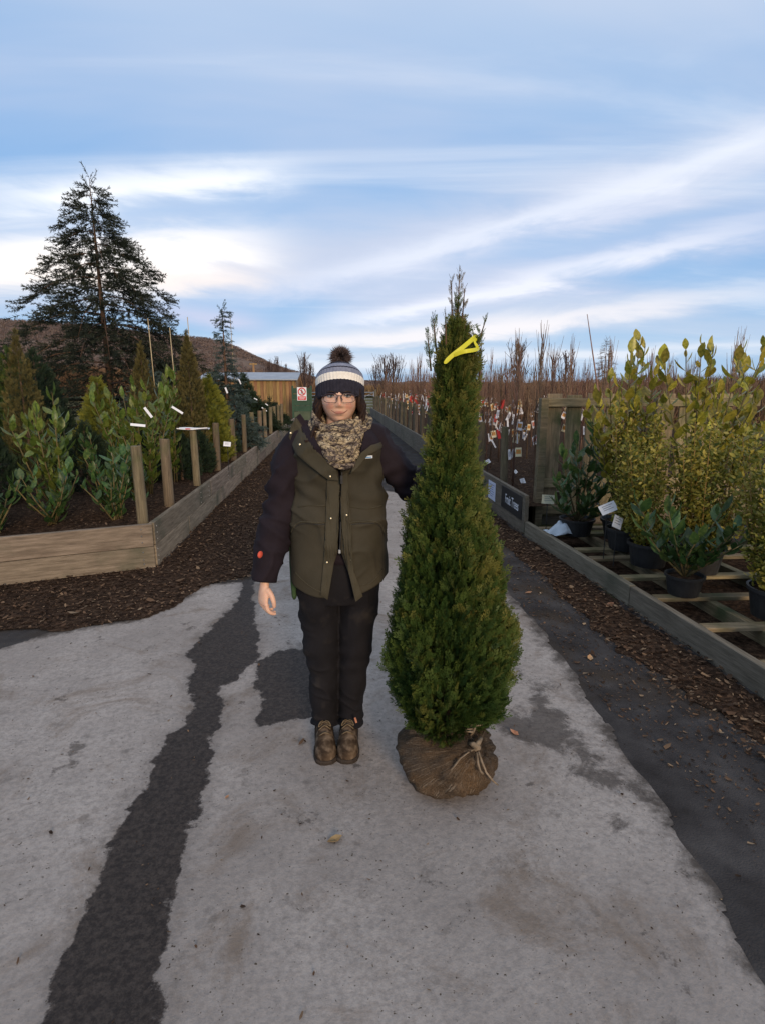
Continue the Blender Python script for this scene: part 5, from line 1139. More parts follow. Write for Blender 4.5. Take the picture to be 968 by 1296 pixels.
olive2 = mat('olive_coat_trim', [(.040, .035, .022), (.060, .052, .034)], 9, rough=.8, bump=.2, bscale=220, bdist=.003, spec=.2)
plum = mat('dark_plum_cloth', [(.010, .0065, .0095), (.018, .012, .0165)], 8, rough=.85, bump=.25, bscale=220, bdist=.003, spec=.2)
trou = mat('black_trouser_cloth', [(.0058, .0052, .0066), (.0108, .0098, .0118)], 6, rough=.85, bump=.3, bscale=180, bdist=.003, spec=.2, wear=((.03, .025, .022), 9., .6, .8))
dark = mat('dark_zip', [(.012, .012, .013), (.03, .03, .03)], 60, rough=.5)
brass = mat('brass_stud', [(.55, .47, .30), (.7, .62, .45)], 20, rough=.3, metal=.9)
# ---- body: one continuous figure
bd = MB()
def head_shape(n=72, rws=56):
    th = np.linspace(0, 2 * PI, n, endpoint=False); ph = np.linspace(0, PI, rws); T, P_ = np.meshgrid(th, ph)
    d = np.stack([np.sin(P_) * np.sin(T), -np.sin(P_) * np.cos(T), np.cos(P_)], -1); z = d[..., 2]; fr = np.clip(-d[..., 1], 0, 1)
    wid = np.where(z < 0, 1 - .27 * np.clip(-z - .12, 0, 1) ** 1.5, 1 - .02 * z)
    X = .0765 * d[..., 0] * wid; Y = d[..., 1] * np.where(d[..., 1] < 0, .090, .098); Z = np.where(z > 0, .100, .113) * z; sk = 1 - .30 * np.clip(z - .15, 0, 1); X = X * sk; Y = Y * sk
    Y = np.where((z < -.1) & (d[..., 1] > 0), Y * (1 - .5 * np.clip(-z - .1, 0, 1)), Y)
    Y = np.where(d[..., 1] < 0, Y * (1 + .10 * np.clip(-z, 0, 1)), Y)
    def g(x0, z0, sx, sz): return np.exp(-((X - x0) / sx) ** 2 - ((Z - z0) / sz) ** 2)
    b = 0
    b = b + .0055 * (g(.030, .021, .020, .009) + g(-.030, .021, .020, .009))              # brow
    b = b - .0090 * (g(.031, .002, .017, .012) + g(-.031, .002, .017, .012))              # eye sockets
    b = b + .0105 * (g(0, -.004, .0085, .020)) + .0185 * g(0, -.030, .0105, .0115)        # nose bridge and tip
    b = b + .0075 * (g(.0125, -.033, .0065, .0065) + g(-.0125, -.033, .0065, .0065))      # nostril wings
    b = b - .0035 * g(0, -.044, .012, .005)
    b = b + .0075 * (g(.041, -.032, .019, .017) + g(-.041, -.032, .019, .017))            # smiling cheeks
    b = b - .0030 * (g(.030, -.050, .006, .010) + g(-.030, -.050, .006, .010))            # smile lines
    b = b + .0042 * g(0, -.0555, .023, .0042) + .0052 * g(0, -.0655, .019, .0055) - .0042 * g(0, -.0603, .030, .0022) - .0035 * g(0, -.076, .018, .005)
    b = b + .0085 * g(0, -.096, .020, .015)                                                # chin
    Y = Y - b * fr ** .6
    return np.stack([X + HX, Y + HY, Z + HZ], -1)
H_ = head_shape(); rws, n = H_.shape[:2]; idx = np.arange(n * rws).reshape(rws, n)
bd.add(H_.reshape(-1, 3), np.stack([idx[:-1], np.roll(idx, -1, 1)[:-1], np.roll(idx, -1, 1)[1:], idx[1:]], -1).reshape(-1, 4).tolist())
add_loft(bd, sweep([(0, .02, 1.30, .13, .09), (.004, .02, 1.38, .085, .07), (.008, .015, 1.43, .056, .058), (HX, .005, 1.48, .052, .055), (HX, 0, 1.53, .05, .055)], 14, 24))
add_loft(bd, sweep([(0, .02, .80, .14, .10), (0, .02, .92, .15, .11), (0, .01, 1.08, .125, .095), (0, .01, 1.25, .145, .105), (0, .02, 1.36, .13, .09), (0, .02, 1.42, .08, .07)], 20, 28))
for s, x0, x1 in ((-1, -.085, -.076), (1, .085, .033)):
    add_loft(bd, sweep([(x0, .03, .86, .082, .085), (x0, .03, .70, .075, .08), (x0 * .6 + x1 * .4, .03, .42, .052, .058), (x1, .035, .28, .05, .055), (x1, .045, .10, .032, .036), (x1, .045, .055, .03, .036)], 16, 18))
    add_loft(bd, sweep([(x1, .07, .05, .026, .026), (x1, -.02, .05, .030, .028), (x1, -.11, .04, .026, .014)], 8, 14, up=(0, 0, 1)))
LA = [(-.15, .02, 1.37), (-.205, .015, 1.23), (-.243, .0, 1.07), (-.285, -.045, .92), (-.304, -.08, .825)]
RA = [(.15, .02, 1.37), (.235, .02, 1.27), (.305, .03, 1.185), (.36, .0, 1.20), (.405, -.045, 1.235)]
for A, rr in ((LA, [.05, .045, .04, .034, .026]), (RA, [.05, .045, .04, .034, .026])): add_loft(bd, sweep([p + (r, r) for p, r in zip(A, rr)], 16, 14, up=(0, -1, .2)))
def hand(mb, M, mirror=1, curl=1.):
    """hand pointing along -Z of its own frame, palm towards +x*mirror (the thigh), thumb towards -y (front)"""
    M = Matrix(M)
    def T(p): return np.array(M @ Vector((p[0] * mirror, p[1], p[2])))
    def chain(pts, rad):
        Q = [T(p) for p in pts]; mb.tube(smooth_path(Q, len(Q) * 2), np.interp(np.linspace(0, 1, len(Q) * 2), np.linspace(0, 1, len(Q)), rad), 10)
    # palm as a flattened block
    rings = []
    for z, w_, t_, yo in ((.02, .022, .017, 0), (0, .026, .018, 0), (-.03, .036, .0165, -.002), (-.06, .040, .015, 0), (-.078, .038, .012, .002)):
        a = np.arange(16) * 2 * PI / 16; rings.append([T((t_ * math.cos(q) - (.004 if z < -.02 else 0), yo + w_ * math.sin(q), z)) for q in a])
    add_loft(mb, rings)
    for k, (y0, L_, r0) in enumerate(((-.030, .070, .0092), (-.010, .078, .0095), (.011, .073, .0092), (.030, .058, .0082))):
        c = curl * (.75 + .12 * k); p = np.array([-.004, y0, -.072]); an = .10; pts = [p]
        for q, fl in ((.45, .35), (.31, .75), (.24, .55)):
            an += fl * c; p = p + np.array([math.sin(an), (.0 - y0) * .12, -math.cos(an)]) * L_ * q; pts.append(p)
        chain(pts, [r0, r0 * .98, r0 * .9, r0 * .72])
    chain([(.002, -.024, -.012), (.012, -.044, -.034), (.020, -.050, -.062), (.026, -.044, -.086)], [.013, .0115, .010, .0075])
hand(bd, Matrix.Translation((-.307, -.088, .800)) @ Matrix.Rotation(-.10, 4, 'X') @ Matrix.Rotation(.06, 4, 'Y') @ Matrix.Rotation(.55, 4, 'Z'), 1, 1.)
hand(bd, Matrix.Translation((.415, -.06, 1.245)) @ Matrix.Rotation(1.35, 4, 'Y') @ Matrix.Rotation(-2.4, 4, 'X') @ Matrix.Rotation(1.2, 4, 'Z'), 1, 1.2)
body_o = bd.build('body', SK, person, True); remesh(body_o, .0032, 2, .4); body_o['label'] = 'face and bare hand of the person'
# ---- eyes
eye_w = mat('eye_white', [(.38, .33, .30), (.44, .39, .36)], 5, rough=.3); iris = mat('iris', [(.03, .035, .03), (.055, .06, .05)], 60, rough=.1); browm = mat('brow_hair', [(.03, .018, .012), (.06, .035, .022)], 60, rough=.8)
def disc_sphere(c, r, n=14, m=10, sx=1, sz=1):
    th = np.linspace(0, 2 * PI, n, endpoint=False); ph = np.linspace(.02, PI - .02, m); T, P_ = np.meshgrid(th, ph); return np.stack([np.sin(P_) * np.cos(T) * r * sx + c[0], np.sin(P_) * np.sin(T) * r + c[1], np.cos(P_) * r * sz + c[2]], -1)
for s in (-1, 1):
    ex = HX + s * .0315; ey = HY - .0745; ez = HZ + .002
    e = MB(); add_loft(e, disc_sphere((ex, ey, ez), .0115, sx=1.2, sz=.46)); eo = e.build('eye', eye_w, person, True)
    i_ = MB(); add_loft(i_, disc_sphere((ex, ey - .0066, ez), .0060, sz=.80)); i_.build('iris', iris, eo, True)
    MB().tube(smooth_path([(ex - .0145, ey - .008, ez + .0025), (ex - .005, ey - .0125, ez + .0075), (ex + .006, ey - .012, ez + .0072), (ex + .0145, ey - .006, ez + .002)], 9), .0014, 6).build('lash_line', browm, eo, True)
    MB().tube(smooth_path([(ex - s * .014, ey - .021, ez + .0155), (ex + s * .002, ey - .019, ez + .0195), (ex + s * .017, ey - .010, ez + .015)], 9), [.0015, .0022, .0026, .0026, .0025, .0022, .002, .0016, .001], 6, flat=.6).build('eyebrow', browm, person, True)
MB().tube(smooth_path([(HX - .032, HY - .0880, HZ - .0505), (HX - .016, HY - .0985, HZ - .0607), (HX, HY - .1010, HZ - .0612), (HX + .016, HY - .0985, HZ - .0605), (HX + .032, HY - .0880, HZ - .0500)], 13), [.0008, .0011, .0013, .0014, .0014, .0014, .0014, .0014, .0014, .0014, .0013, .0011, .0008], 6).build('mouth_line', mat('mouth_shadow_line', [(.16, .045, .04), (.2, .06, .05)]), person, True)
# ---- glasses
gl = link('glasses', None, person); gl.location = (0, 0, 0)
fm = mat('spectacle_frame', [(.025, .012, .014), (.05, .025, .028)], 30, rough=.3, spec=.5)
lens = bpy.data.materials.new('lens_glass'); lens.use_nodes = True; nt = lens.node_tree; nt.nodes.clear(); tr = nt.nodes.new('ShaderNodeBsdfTransparent'); tr.inputs[0].default_value = (.97, .97, .98, 1); gs_ = nt.nodes.new('ShaderNodeBsdfGlossy'); gs_.inputs['Roughness'].default_value = .05
fz = nt.nodes.new('ShaderNodeFresnel'); fz.inputs[0].default_value = 1.35; mxs = nt.nodes.new('ShaderNodeMixShader'); ou = nt.nodes.new('ShaderNodeOutputMaterial'); nt.links.new(fz.outputs[0], mxs.inputs[0]); nt.links.new(tr.outputs[0], mxs.inputs[1]); nt.links.new(gs_.outputs[0], mxs.inputs[2]); nt.links.new(mxs.outputs[0], ou.inputs[0])
GY = HY - .109
for s in (-1, 1):
    cx = HX + s * .0335; cz = HZ - .005; w_, h_ = .0265, .0165; pts = []
    for a in np.linspace(0, 2 * PI, 33)[:-1]:
        c, q = math.cos(a), math.sin(a); e = 3.2; x = math.copysign(abs(c) ** (2 / e), c) * w_; z = math.copysign(abs(q) ** (2 / e), q) * h_; z *= (1.0 - .08 * (x * s / w_))
        pts.append((cx + x, GY + .010 * (max(0, (x * s + .03)) / .056) ** 2, cz + z))
    up_ = [p for p in pts if p[2] > cz - .001]
    MB().tube(pts + [pts[0]], .0012, 6, cap=False).build('rim', fm, gl, True)
    up_.sort(key=lambda p: p[0]); MB().tube(up_, .0021, 6).build('top_bar', fm, gl, True)
    MB().add(pts + [(cx, GY + .001, cz)], [(i, (i + 1) % 32, 32) for i in range(32)]).build('lens', lens, gl, True)
    MB().tube([(cx + s * .026, GY + .0095, cz + .008), (HX + s * .069, GY + .025, cz + .009), (HX + s * .078, HY + .02, cz + .008)], .0014, 6).build('temple_arm', fm, gl, True)
MB().tube(smooth_path([(HX - .0095, GY + .001, HZ + .003), (HX, GY - .003, HZ + .006), (HX + .0095, GY + .001, HZ + .003)], 7), .0017, 6).build('bridge', fm, gl, True)
for s in (-1, 1): MB().tube([(HX + s * .009, GY + .002, HZ - .002), (HX + s * .012, GY + .012, HZ - .012)], [.0014, .002], 6).build('nose_pad', fm, gl, True)
# ---- hair
hairm = mat('dark_brown_hair', [(.008, .005, .004), (.02, .011, .008), (.045, .023, .014)], 30, (10, 10, 1.2), rough=.7, spec=.15)
r = np.random.default_rng(4)
for s in (-1, 1):
    hb = MB()
    for k in range(16):
        y0 = -.055 + .10 * r.random(); x0 = HX + s * (.066 + .010 * r.random() - .12 * max(0, -y0 - .035)); L_ = r.uniform(.12, .17); ph = r.uniform(0, 6)
        pts = []
        for t in np.linspace(0, 1, 9): pts.append((x0 + s * (.010 + .014 * t) * math.sin(t * 3) + .007 * math.sin(ph + t * 9), y0 - .012 * t + .007 * math.cos(ph + t * 8), HZ + .03 - L_ * t))
        hb.tube(pts, np.array([.009, .012, .013, .013, .012, .011, .010, .007, .003]) * r.uniform(.6, 1.), 7)
    if s > 0: hb.build('hair', hairm, person, True); break_h = hb
    else: hb_left = hb
hb = hb_left
p0 = loc_(399, 540, 2.27); p1 = loc_(393, 556, 2.235); p2 = loc_(386, 558, 2.23); p3 = loc_(395, 549, 2.24)
for k in range(5): q = r.normal(0, .004, 3); hb.tube(smooth_path([p0 + q, p3 + q, p1 + q * 1.5, p2 + q], 10), np.linspace(.007, .003, 10), 6)
hb.build('hair', hairm, person, True)
# ---- hat
navy = mat('navy_knit', [(.014, .013, .020), (.028, .026, .038)], 60, rough=.95, bump=.6, bscale=300, bdist=.003); cream = mat('cream_knit', [(.66, .62, .55), (.80, .76, .69)], 60, rough=.95, bump=.5, bscale=300, bdist=.003); bgrey = mat('blue_grey_knit', [(.14, .155, .21), (.23, .245, .31)], 60, rough=.95, bump=.5, bscale=300, bdist=.003)
def hat():
    hs = np.concatenate([np.linspace(-.004, .054, 8), np.linspace(.0545, .165, 34)]); R = np.interp(hs, [-.004, .0, .03, .054, .0545, .08, .105, .125, .145, .158, .165], [.090, .0945, .0975, .0985, .0945, .0985, .094, .080, .056, .030, .004])
    a = np.arange(180) * 2 * PI / 180; V = []
    for h, rr in zip(hs, R):
        rib = 1 + (.016 if h < .0543 else .010) * np.cos(a * 45) * min(1, rr / .05) + .006 * np.sin(3 * a + h * 40) * (h > .055)
        V.append(np.c_[rr * rib * np.cos(a), 1.10 * rr * rib * np.sin(a), np.full(180, h)])
    V = np.array(V); idx = np.arange(V.shape[0] * 180).reshape(-1, 180); F = np.stack([idx[:-1], np.roll(idx, -1, 1)[:-1], np.roll(idx, -1, 1)[1:], idx[1:]], -1); hm = (hs[:-1] + hs[1:]) / 2
    mi = np.select([hm < .054, hm < .084, hm < .106, hm < .112, hm < .130], [0, 1, 2, 0, 2], 0); mi = np.repeat(mi, 180)
    th = math.radians(-21); Rm = np.array([[1, 0, 0], [0, math.cos(th), -math.sin(th)], [0, math.sin(th), math.cos(th)]]); C = np.array([HX + .004, HY + .003, 1.546])
    Vw = V.reshape(-1, 3) @ Rm.T + C
    o = link('bobble_hat', fast_mesh('bobble_hat', Vw, F.reshape(-1, 4), [navy, cream, bgrey], mi=mi, smooth=True), person); o.modifiers.new('s', 'SOLIDIFY').thickness = .004; o.modifiers['s'].offset = -1
    # fur bobble
    r = np.random.default_rng(2); n = 5200; c = np.array([.004, 0, .190]) @ Rm.T + C; d = nrm(r.normal(size=(n, 3))); L_ = r.uniform(.036, .052, n) * (1 + .08 * Wavy(3, .4)(d)); s_ = nrm(np.cross(d, r.normal(size=(n, 3)))); w = .0011
    cur = r.normal(0, .004, (n, 3)); base = c + d * .008; mid = c + d * (L_ * .6)[:, None] + cur * .5; tip = c + d * L_[:, None] + cur * 1.6 - np.array([0, 0, .003])
    V = np.stack([base - s_ * w, base + s_ * w, mid + s_ * w, mid - s_ * w, tip], 1).reshape(-1, 3); o5 = np.arange(n)[:, None] * 5; F = np.concatenate([np.c_[o5, o5 + 1, o5 + 2], np.c_[o5, o5 + 2, o5 + 3], np.c_[o5 + 3, o5 + 2, o5 + 4]])
    fur = mat('grey_brown_fur', [(.035, .022, .022), (.12, .085, .08), (.24, .19, .185)], 30, tint=True, rough=.9)
    po = link('fur_bobble', fast_mesh('fur_bobble', V, F, fur, tint=np.repeat(np.clip(r.normal(.45, .25, n), 0, 1), 5)), o)
hat()
# ---- scarf
def scarf_mat():
    m = bpy.data.materials.new('snake_print_scarf'); m.use_nodes = True; nt = m.node_tree; N = nt.nodes; L = nt.links; b = N['Principled BSDF']; b.inputs['Roughness'].default_value = .9; b.inputs['Specular IOR Level'].default_value = .15
    t = N.new('ShaderNodeTexCoord'); mp = N.new('ShaderNodeMapping'); mp.inputs['Scale'].default_value = (.75, 1, 1.25); L.new(t.outputs['Object'], mp.inputs[0])
    nz = N.new('ShaderNodeTexNoise'); nz.inputs['Scale'].default_value = 28; nz.inputs['Detail'].default_value = 3; L.new(mp.outputs[0], nz.inputs['Vector'])
    ad = N.new('ShaderNodeVectorMath'); ad.operation = 'MULTIPLY_ADD'; L.new(nz.outputs['Color'], ad.inputs[0]); ad.inputs[1].default_value = (.06, .06, .06); L.new(mp.outputs[0], ad.inputs[2])
    vo = N.new('ShaderNodeTexVoronoi'); vo.feature = 'DISTANCE_TO_EDGE'; vo.inputs['Scale'].default_value = 58; L.new(ad.outputs[0], vo.inputs['Vector'])
    vc = N.new('ShaderNodeTexVoronoi'); vc.inputs['Scale'].default_value = 72; L.new(ad.outputs[0], vc.inputs['Vector'])
    n5 = N.new('ShaderNodeTexNoise'); n5.inputs['Scale'].default_value = 34; n5.inputs['Detail'].default_value = 4; n5.inputs['Distortion'].default_value = 1.5; L.new(mp.outputs[0], n5.inputs['Vector'])
    rp = N.new('ShaderNodeValToRGB'); L.new(n5.outputs[0], rp.inputs[0]); e = rp.color_ramp.elements; e.new(.35); e.new(.7)
    for i, (p, c) in enumerate(((.34, (.035, .027, .025)), (.45, (.15, .12, .10)), (.56, (.36, .28, .17)), (.68, (.46, .38, .26)))): e[i].position = p; e[i].color = c + (1,)
    mr = N.new('ShaderNodeMapRange'); L.new(vo.outputs['Distance'], mr.inputs[0]); mr.inputs[1].default_value = .015; mr.inputs[2].default_value = .11
    mx = N.new('ShaderNodeMix'); mx.data_type = 'RGBA'; L.new(mr.outputs[0], mx.inputs[0]); mx.inputs[6].default_value = (.016, .012, .012, 1); L.new(rp.outputs[0], mx.inputs[7]); L.new(mx.outputs[2], b.inputs['Base Color'])
    bp = N.new('ShaderNodeBump'); bp.inputs['Strength'].default_value = .5; bp.inputs['Distance'].default_value = .004; L.new(nz.outputs[0], bp.inputs['Height']); L.new(bp.outputs[0], b.inputs['Normal']); return m
sc = MB(); wS = Wavy(61, 9.)
def loop(cx, cy, cz, rx, ry, dipf, tr, seed, vee=0.):
    a = np.linspace(0, 2 * PI, 72, endpoint=False); w = Wavy(seed, .35)
    C = np.c_[cx + rx * np.sin(a), cy - ry * np.cos(a), cz - dipf * np.cos(a) - vee * np.exp(-(np.minimum(a, 2 * PI - a) / .55) ** 2) + .006 * np.sin(3 * a + seed)]
    T = nrm(np.roll(C, -1, 0) - np.roll(C, 1, 0)); up = np.array([0, 0, 1.]); X = nrm(np.cross(T, up)); Y = np.cross(X, T); b = np.arange(28) * 2 * PI / 28
    tw = a[:, None] * 2.0; rr = tr * (1 + .36 * np.sin(3 * b[None] + tw + seed) + .15 * np.sin(7 * b[None] - 3 * a[:, None] + 2 * np.sin(4 * a)[:, None]) + .10 * np.sin(5 * a[:, None] + b[None] + seed))
    V = C[:, None] + X[:, None] * (np.cos(b)[None] * rr * .8)[..., None] + Y[:, None] * (np.sin(b)[None] * rr * 1.1)[..., None]
    V = V + (wS(V) * .0035)[..., None] * nrm(V - C[:, None]); n = 28; m = 72; idx = np.arange(n * m).reshape(m, n); nx = np.roll(idx, -1, 0); F = np.stack([idx, np.roll(idx, -1, 1), np.roll(nx, -1, 1), nx], -1).reshape(-1, 4)
    sc.add(V.reshape(-1, 3), F.tolist())
loop(.012, -.008, 1.462, .096, .088, .034, .031, 1)
loop(.014, -.016, 1.430, .106, .106, .028, .033, 2, .008)
loop(.010, -.030, 1.402, .092, .112, .018, .032, 3, .036)
loop(.022, -.038, 1.370, .056, .110, .014, .030, 4, .030)
so = sc.build('scarf', scarf_mat(), person, True)
# ---- coat
_cr = np.random.default_rng(17); _CK = []
for kx, kz in ((26, 34), (-30, 26), (12, 52), (48, 18)): _CK.append((np.array([kx, 9., kz]), Wavy(int(abs(kx) + kz), 3.), Wavy(int(abs(kx) * 3 + kz), 1.6)))
def crease(V):
    """sharp cloth creases that come and go"""
    d = 0
    for k, w1, w2 in _CK: d = d + (1 - np.abs(np.sin(V @ k * .5 + 1.3 * w1(V)))) ** 3 * np.clip(w2(V) * 1.2, 0, 1)
    return d
CZ = [.70, .76, .84, 1.0, 1.09, 1.20, 1.30, 1.37, 1.41, 1.44, 1.47]; CRX = [.212, .214, .212, .209, .200, .186, .186, .182, .165, .135, .10]; CRY = [.158, .160, .160, .155, .148, .142, .145, .140, .125, .105, .09]; CCX = [.002, .002, .003, .004, .008, .012, .008, .004, .004, .006, .008]
EXP = 2.5
wA = Wavy(41, 2.4); wB = Wavy(42, 6.)
def torso_pt(a, z):
    rx = np.interp(z, CZ, CRX); ry = np.interp(z, CZ, CRY); cx = np.interp(z, CZ, CCX); S = lambda c: np.sign(c) * np.abs(c) ** (2 / EXP)
    return np.stack([cx + rx * S(np.sin(a)), .01 - ry * S(np.cos(a)), z + 0 * a], -1)
def front_y(x, z):
    rx = np.interp(z, CZ, CRX); ry = np.interp(z, CZ, CRY); cx = np.interp(z, CZ, CCX); q = np.clip(np.abs(x - cx) / rx, 0, .995); return .01 - ry * (1 - q ** EXP) ** (1 / EXP)
def fold_disp(V):
    x, y, z = V[..., 0], V[..., 1], V[..., 2]
    d = .007 * wA(V * np.array([1, 1, 1.5])) + .003 * wB(V)
    d = d + .011 * crease(V) - .003
    d = d + .007 * np.sin(z * 62 + x * 26 + 2 * wA(V)) * np.exp(-((z - 1.19) / .055) ** 2)                       # waist creases
    d = d + .008 * np.sin((x * 40 * np.sign(x) - z * 30) + wA(V)) * np.exp(-((np.abs(x) - .15) / .05) ** 2 - ((z - 1.29) / .06) ** 2)   # armpit pulls
    return d
coat = link('coat', None, person)
ts = np.linspace(0, 1, 90); aa = np.linspace(0, 1, 150); V = []
for t in ts:
    z_top = 1.41
    row = []
    gap = np.interp(t, [0, .28, .30, 1.], [.062, .006, .003, .003])
    a0 = gap / .21 * .75; a1 = 2 * PI - a0; a = a0 + (a1 - a0) * aa; fr = np.cos(a)
    zh = .815 - .055 * np.clip(fr, 0, 1) ** 2 + .012 * np.sin(a * 2) - .045 * np.clip(-fr, 0, 1)
    z = zh + (z_top - zh) * t; p = torso_pt(a, z); c = np.stack([np.interp(z, CZ, CCX), 0 * z + .01, z], -1); nn = nrm((p - c) * np.array([1, 1.6, 0])); row = p + nn * fold_disp(p)[:, None]; V.append(row)
V = np.array(V); m_, n_ = V.shape[:2]; idx = np.arange(m_ * n_).reshape(m_, n_); F = np.stack([idx[:-1, :-1], idx[:-1, 1:], idx[1:, 1:], idx[1:, :-1]], -1).reshape(-1, 4)
to = link('coat_body', fast_mesh('coat_body', V.reshape(-1, 3), F, olive, smooth=True), coat); sd_ = to.modifiers.new('s', 'SOLIDIFY'); sd_.thickness = .008; sd_.offset = -1
# inner layer seen in the open front
MB_in = MB(); add_loft(MB_in, sweep([(.004, .012, .89, .185, .132), (.006, .012, 1.0, .182, .128), (.01, .012, 1.2, .162, .118), (.008, .012, 1.36, .14, .10), (.008, .012, 1.40, .10, .085)], 24, 40)); MB_in.build('lining', plum, coat, True)
def patch(name, poly_px, off, th, m, Y=2.215, sub=5, lift=None):
    """cloth panel lying on the front of the coat: outline given on the chest, follows the coat's surface"""
    P_ = [at(px, py, Y) - PO for px, py in poly_px]; bm = bmesh.new(); vs = [bm.verts.new((p[0], 0, p[2])) for p in P_]; bm.faces.new(vs)
    bmesh.ops.triangulate(bm, faces=bm.faces[:]); bmesh.ops.subdivide_edges(bm, edges=bm.edges[:], cuts=sub, use_grid_fill=True); bmesh.ops.triangulate(bm, faces=bm.faces[:])
    for v_ in bm.verts:
        y_ = float(front_y(v_.co.x, v_.co.z)); q = np.array([v_.co.x, y_, v_.co.z]); y_ -= float(fold_disp(q)) + off
        if lift: y_ -= lift(v_.co.x, v_.co.z)
        v_.co.y = y_
    bmesh.ops.recalc_face_normals(bm, faces=bm.faces[:]); me = bpy.data.meshes.new(name); bm.to_mesh(me); bm.free(); me.materials.append(m)
    for f in me.polygons: f.use_smooth = True
    o = link(name, me, coat); s = o.modifiers.new('s', 'SOLIDIFY'); s.thickness = th; s.offset = 0; b = o.modifiers.new('b', 'BEVEL'); b.width = .0015; return o
def seam(name, pts_px, m, rad=.0022, off=.001, Y=2.215):
    Q = smooth_path([at(px, py, Y) - PO for px, py in pts_px], 24); R_ = []
    for q in Q: y_ = float(front_y(q[0], q[2])); y_ -= float(fold_disp(np.array([q[0], y_, q[2]]))) + off; R_.append((q[0], y_, q[2]))
    return MB().tube(R_, rad, 6).build(name, m, coat, True)
patch('storm_flap', [(414, 604), (430, 604), (429, 640), (428, 680), (424, 705), (415, 758), (406, 752), (411, 700), (413, 650)], .007, .005, olive2)
patch('front_edge', [(432, 604), (440, 598), (439, 650), (441, 690), (447, 720), (459, 754), (450, 760), (437, 705), (432, 660)], .005, .005, olive2)
lapl = lambda x, z: .018 + .10 * max(0., z - 1.36)
patch('lapel', [(363, 556), (366, 541), (373, 530), (388, 553), (402, 571), (425, 592), (429, 608), (416, 607), (393, 590), (373, 574)], .008, .006, olive2, lift=lapl)
patch('collar_lining', [(371, 531), (378, 525), (394, 548), (408, 570), (428, 590), (425, 594), (402, 573), (388, 555)], .008, .006, plum, lift=lapl)
patch('lapel', [(443, 600), (447, 590), (457, 573), (470, 564), (492, 561), (497, 567), (482, 570), (465, 577), (453, 592)], .008, .006, olive2, lift=lambda x, z: .012 + .05 * max(0., z - 1.36))
patch('collar_lining', [(456, 573), (462, 548), (474, 541), (486, 549), (494, 561), (470, 565)], .006, .006, plum, lift=lambda x, z: .010 + .04 * max(0., z - 1.36))
seam('zip', [(433, 598), (432, 640), (431, 680), (430, 702)], dark, .0035, .002); MB().box(tuple(loc_(432.5, 607, 2.195)), (.009, .006, .032)).build('zip_pull', dark, coat)
MB().box(tuple(loc_(430, 698, 2.198)), (.008, .006, .014)).build('zip_pull', MT['metal'], coat)
seam('pocket_seam', [(367, 684), (372, 673), (381, 666), (396, 664), (413, 664)], dark, .0016); seam('pocket_seam', [(442, 664), (460, 663), (474, 664), (483, 671), (488, 683)], dark, .0016)
seam('pocket_flap', [(367, 681), (372, 670), (381, 663), (396, 661.5), (413, 661.5)], olive2, .0036); seam('pocket_flap', [(442, 661.5), (460, 660.5), (474, 661.5), (483, 668), (488, 680)], olive2, .0036)
seam('waist_seam', [(377, 645), (390, 642), (412, 641)], olive2, .003); seam('waist_seam', [(442, 642), (462, 645), (486, 644)], olive2, .003)
seam('hem_seam', [(372, 729), (390, 742), (409, 750)], olive2, .0025); seam('hem_seam', [(456, 741), (470, 739), (486, 726)], olive2, .0025)
st = MB(); add_loft(st, disc_sphere((0, 0, 0), .0048, 12, 8)); stud = st.mesh('stud', brass, True)
for (px, py, o_) in ((365.5, 551, .045), (379, 564, .038), (418, 603, .03), (419, 657, .014), (414, 712, .014), (445, 709, .011), (439, 653, .011)):
    q = loc_(px, py, 2.2); link('stud', stud, coat, (q[0], float(front_y(q[0], q[2])) - o_, q[2]), scale=(1, .5, 1))
# emblem on the chest
q = loc_(466.5, 580, 2.2); y_ = float(front_y(q[0], q[2])) - .006
MB().box((q[0], y_, q[2]), (.036, .003, .011), Matrix.Rotation(-.06, 3, 'Y')).build('emblem', mat('emblem_white', [(.55, .6, .66), (.7, .74, .78)], 9), coat)
MB().box((q[0], y_ - .002, q[2] - .0012), (.028, .002, .004), Matrix.Rotation(-.06, 3, 'Y')).build('emblem', mat('emblem_blue', [(.08, .25, .5), (.12, .32, .6)], 9), coat)
MB().tube([(q[0] + .001, y_ - .001, q[2] + .009), (q[0] + .001, y_ - .001, q[2] + .018)], [.008, .001], 3).build('emblem', mat('emblem_red', [(.4, .05, .03), (.5, .07, .04)], 9), coat)
# sleeves
wC = Wavy(43, 5.)
def sl_disp(V, t, A):
    d = .006 * wC(V) + .002 * wB(V * 2) + .012 * crease(V * 1.2)
    d = d + .010 * np.sin(t * 46 + 2.2 * np.sin(A + 1) + 2 * wA(V)) * (np.exp(-((t - .52) / .16) ** 2) + .35 * np.exp(-((t - .9) / .1) ** 2)) * (.55 + .45 * np.sin(A * 1 + 2))
    return d
sl = MB(); add_loft(sl, sweep([(-.075, .015, 1.415, .052, .075), (-.135, .015, 1.39, .068, .082), (-.185, .012, 1.315, .071, .078), (-.212, .008, 1.215, .068, .072), (-.243, .0, 1.08, .066, .070), (-.268, -.03, .99, .064, .066), (-.292, -.062, .885, .055, .058), (-.302, -.080, .815, .050, .053)], 70, 44, sl_disp)); sl.build('sleeve', plum, coat, True)
sr = MB(); add_loft(sr, sweep([(.085, .015, 1.415, .052, .075), (.145, .015, 1.385, .070, .082), (.20, .015, 1.315, .070, .078), (.25, .02, 1.255, .066, .072), (.305, .03, 1.195, .064, .066), (.345, .015, 1.20, .058, .06), (.385, -.03, 1.225, .05, .05)], 60, 44, sl_disp)); sr.build('sleeve', plum, coat, True)
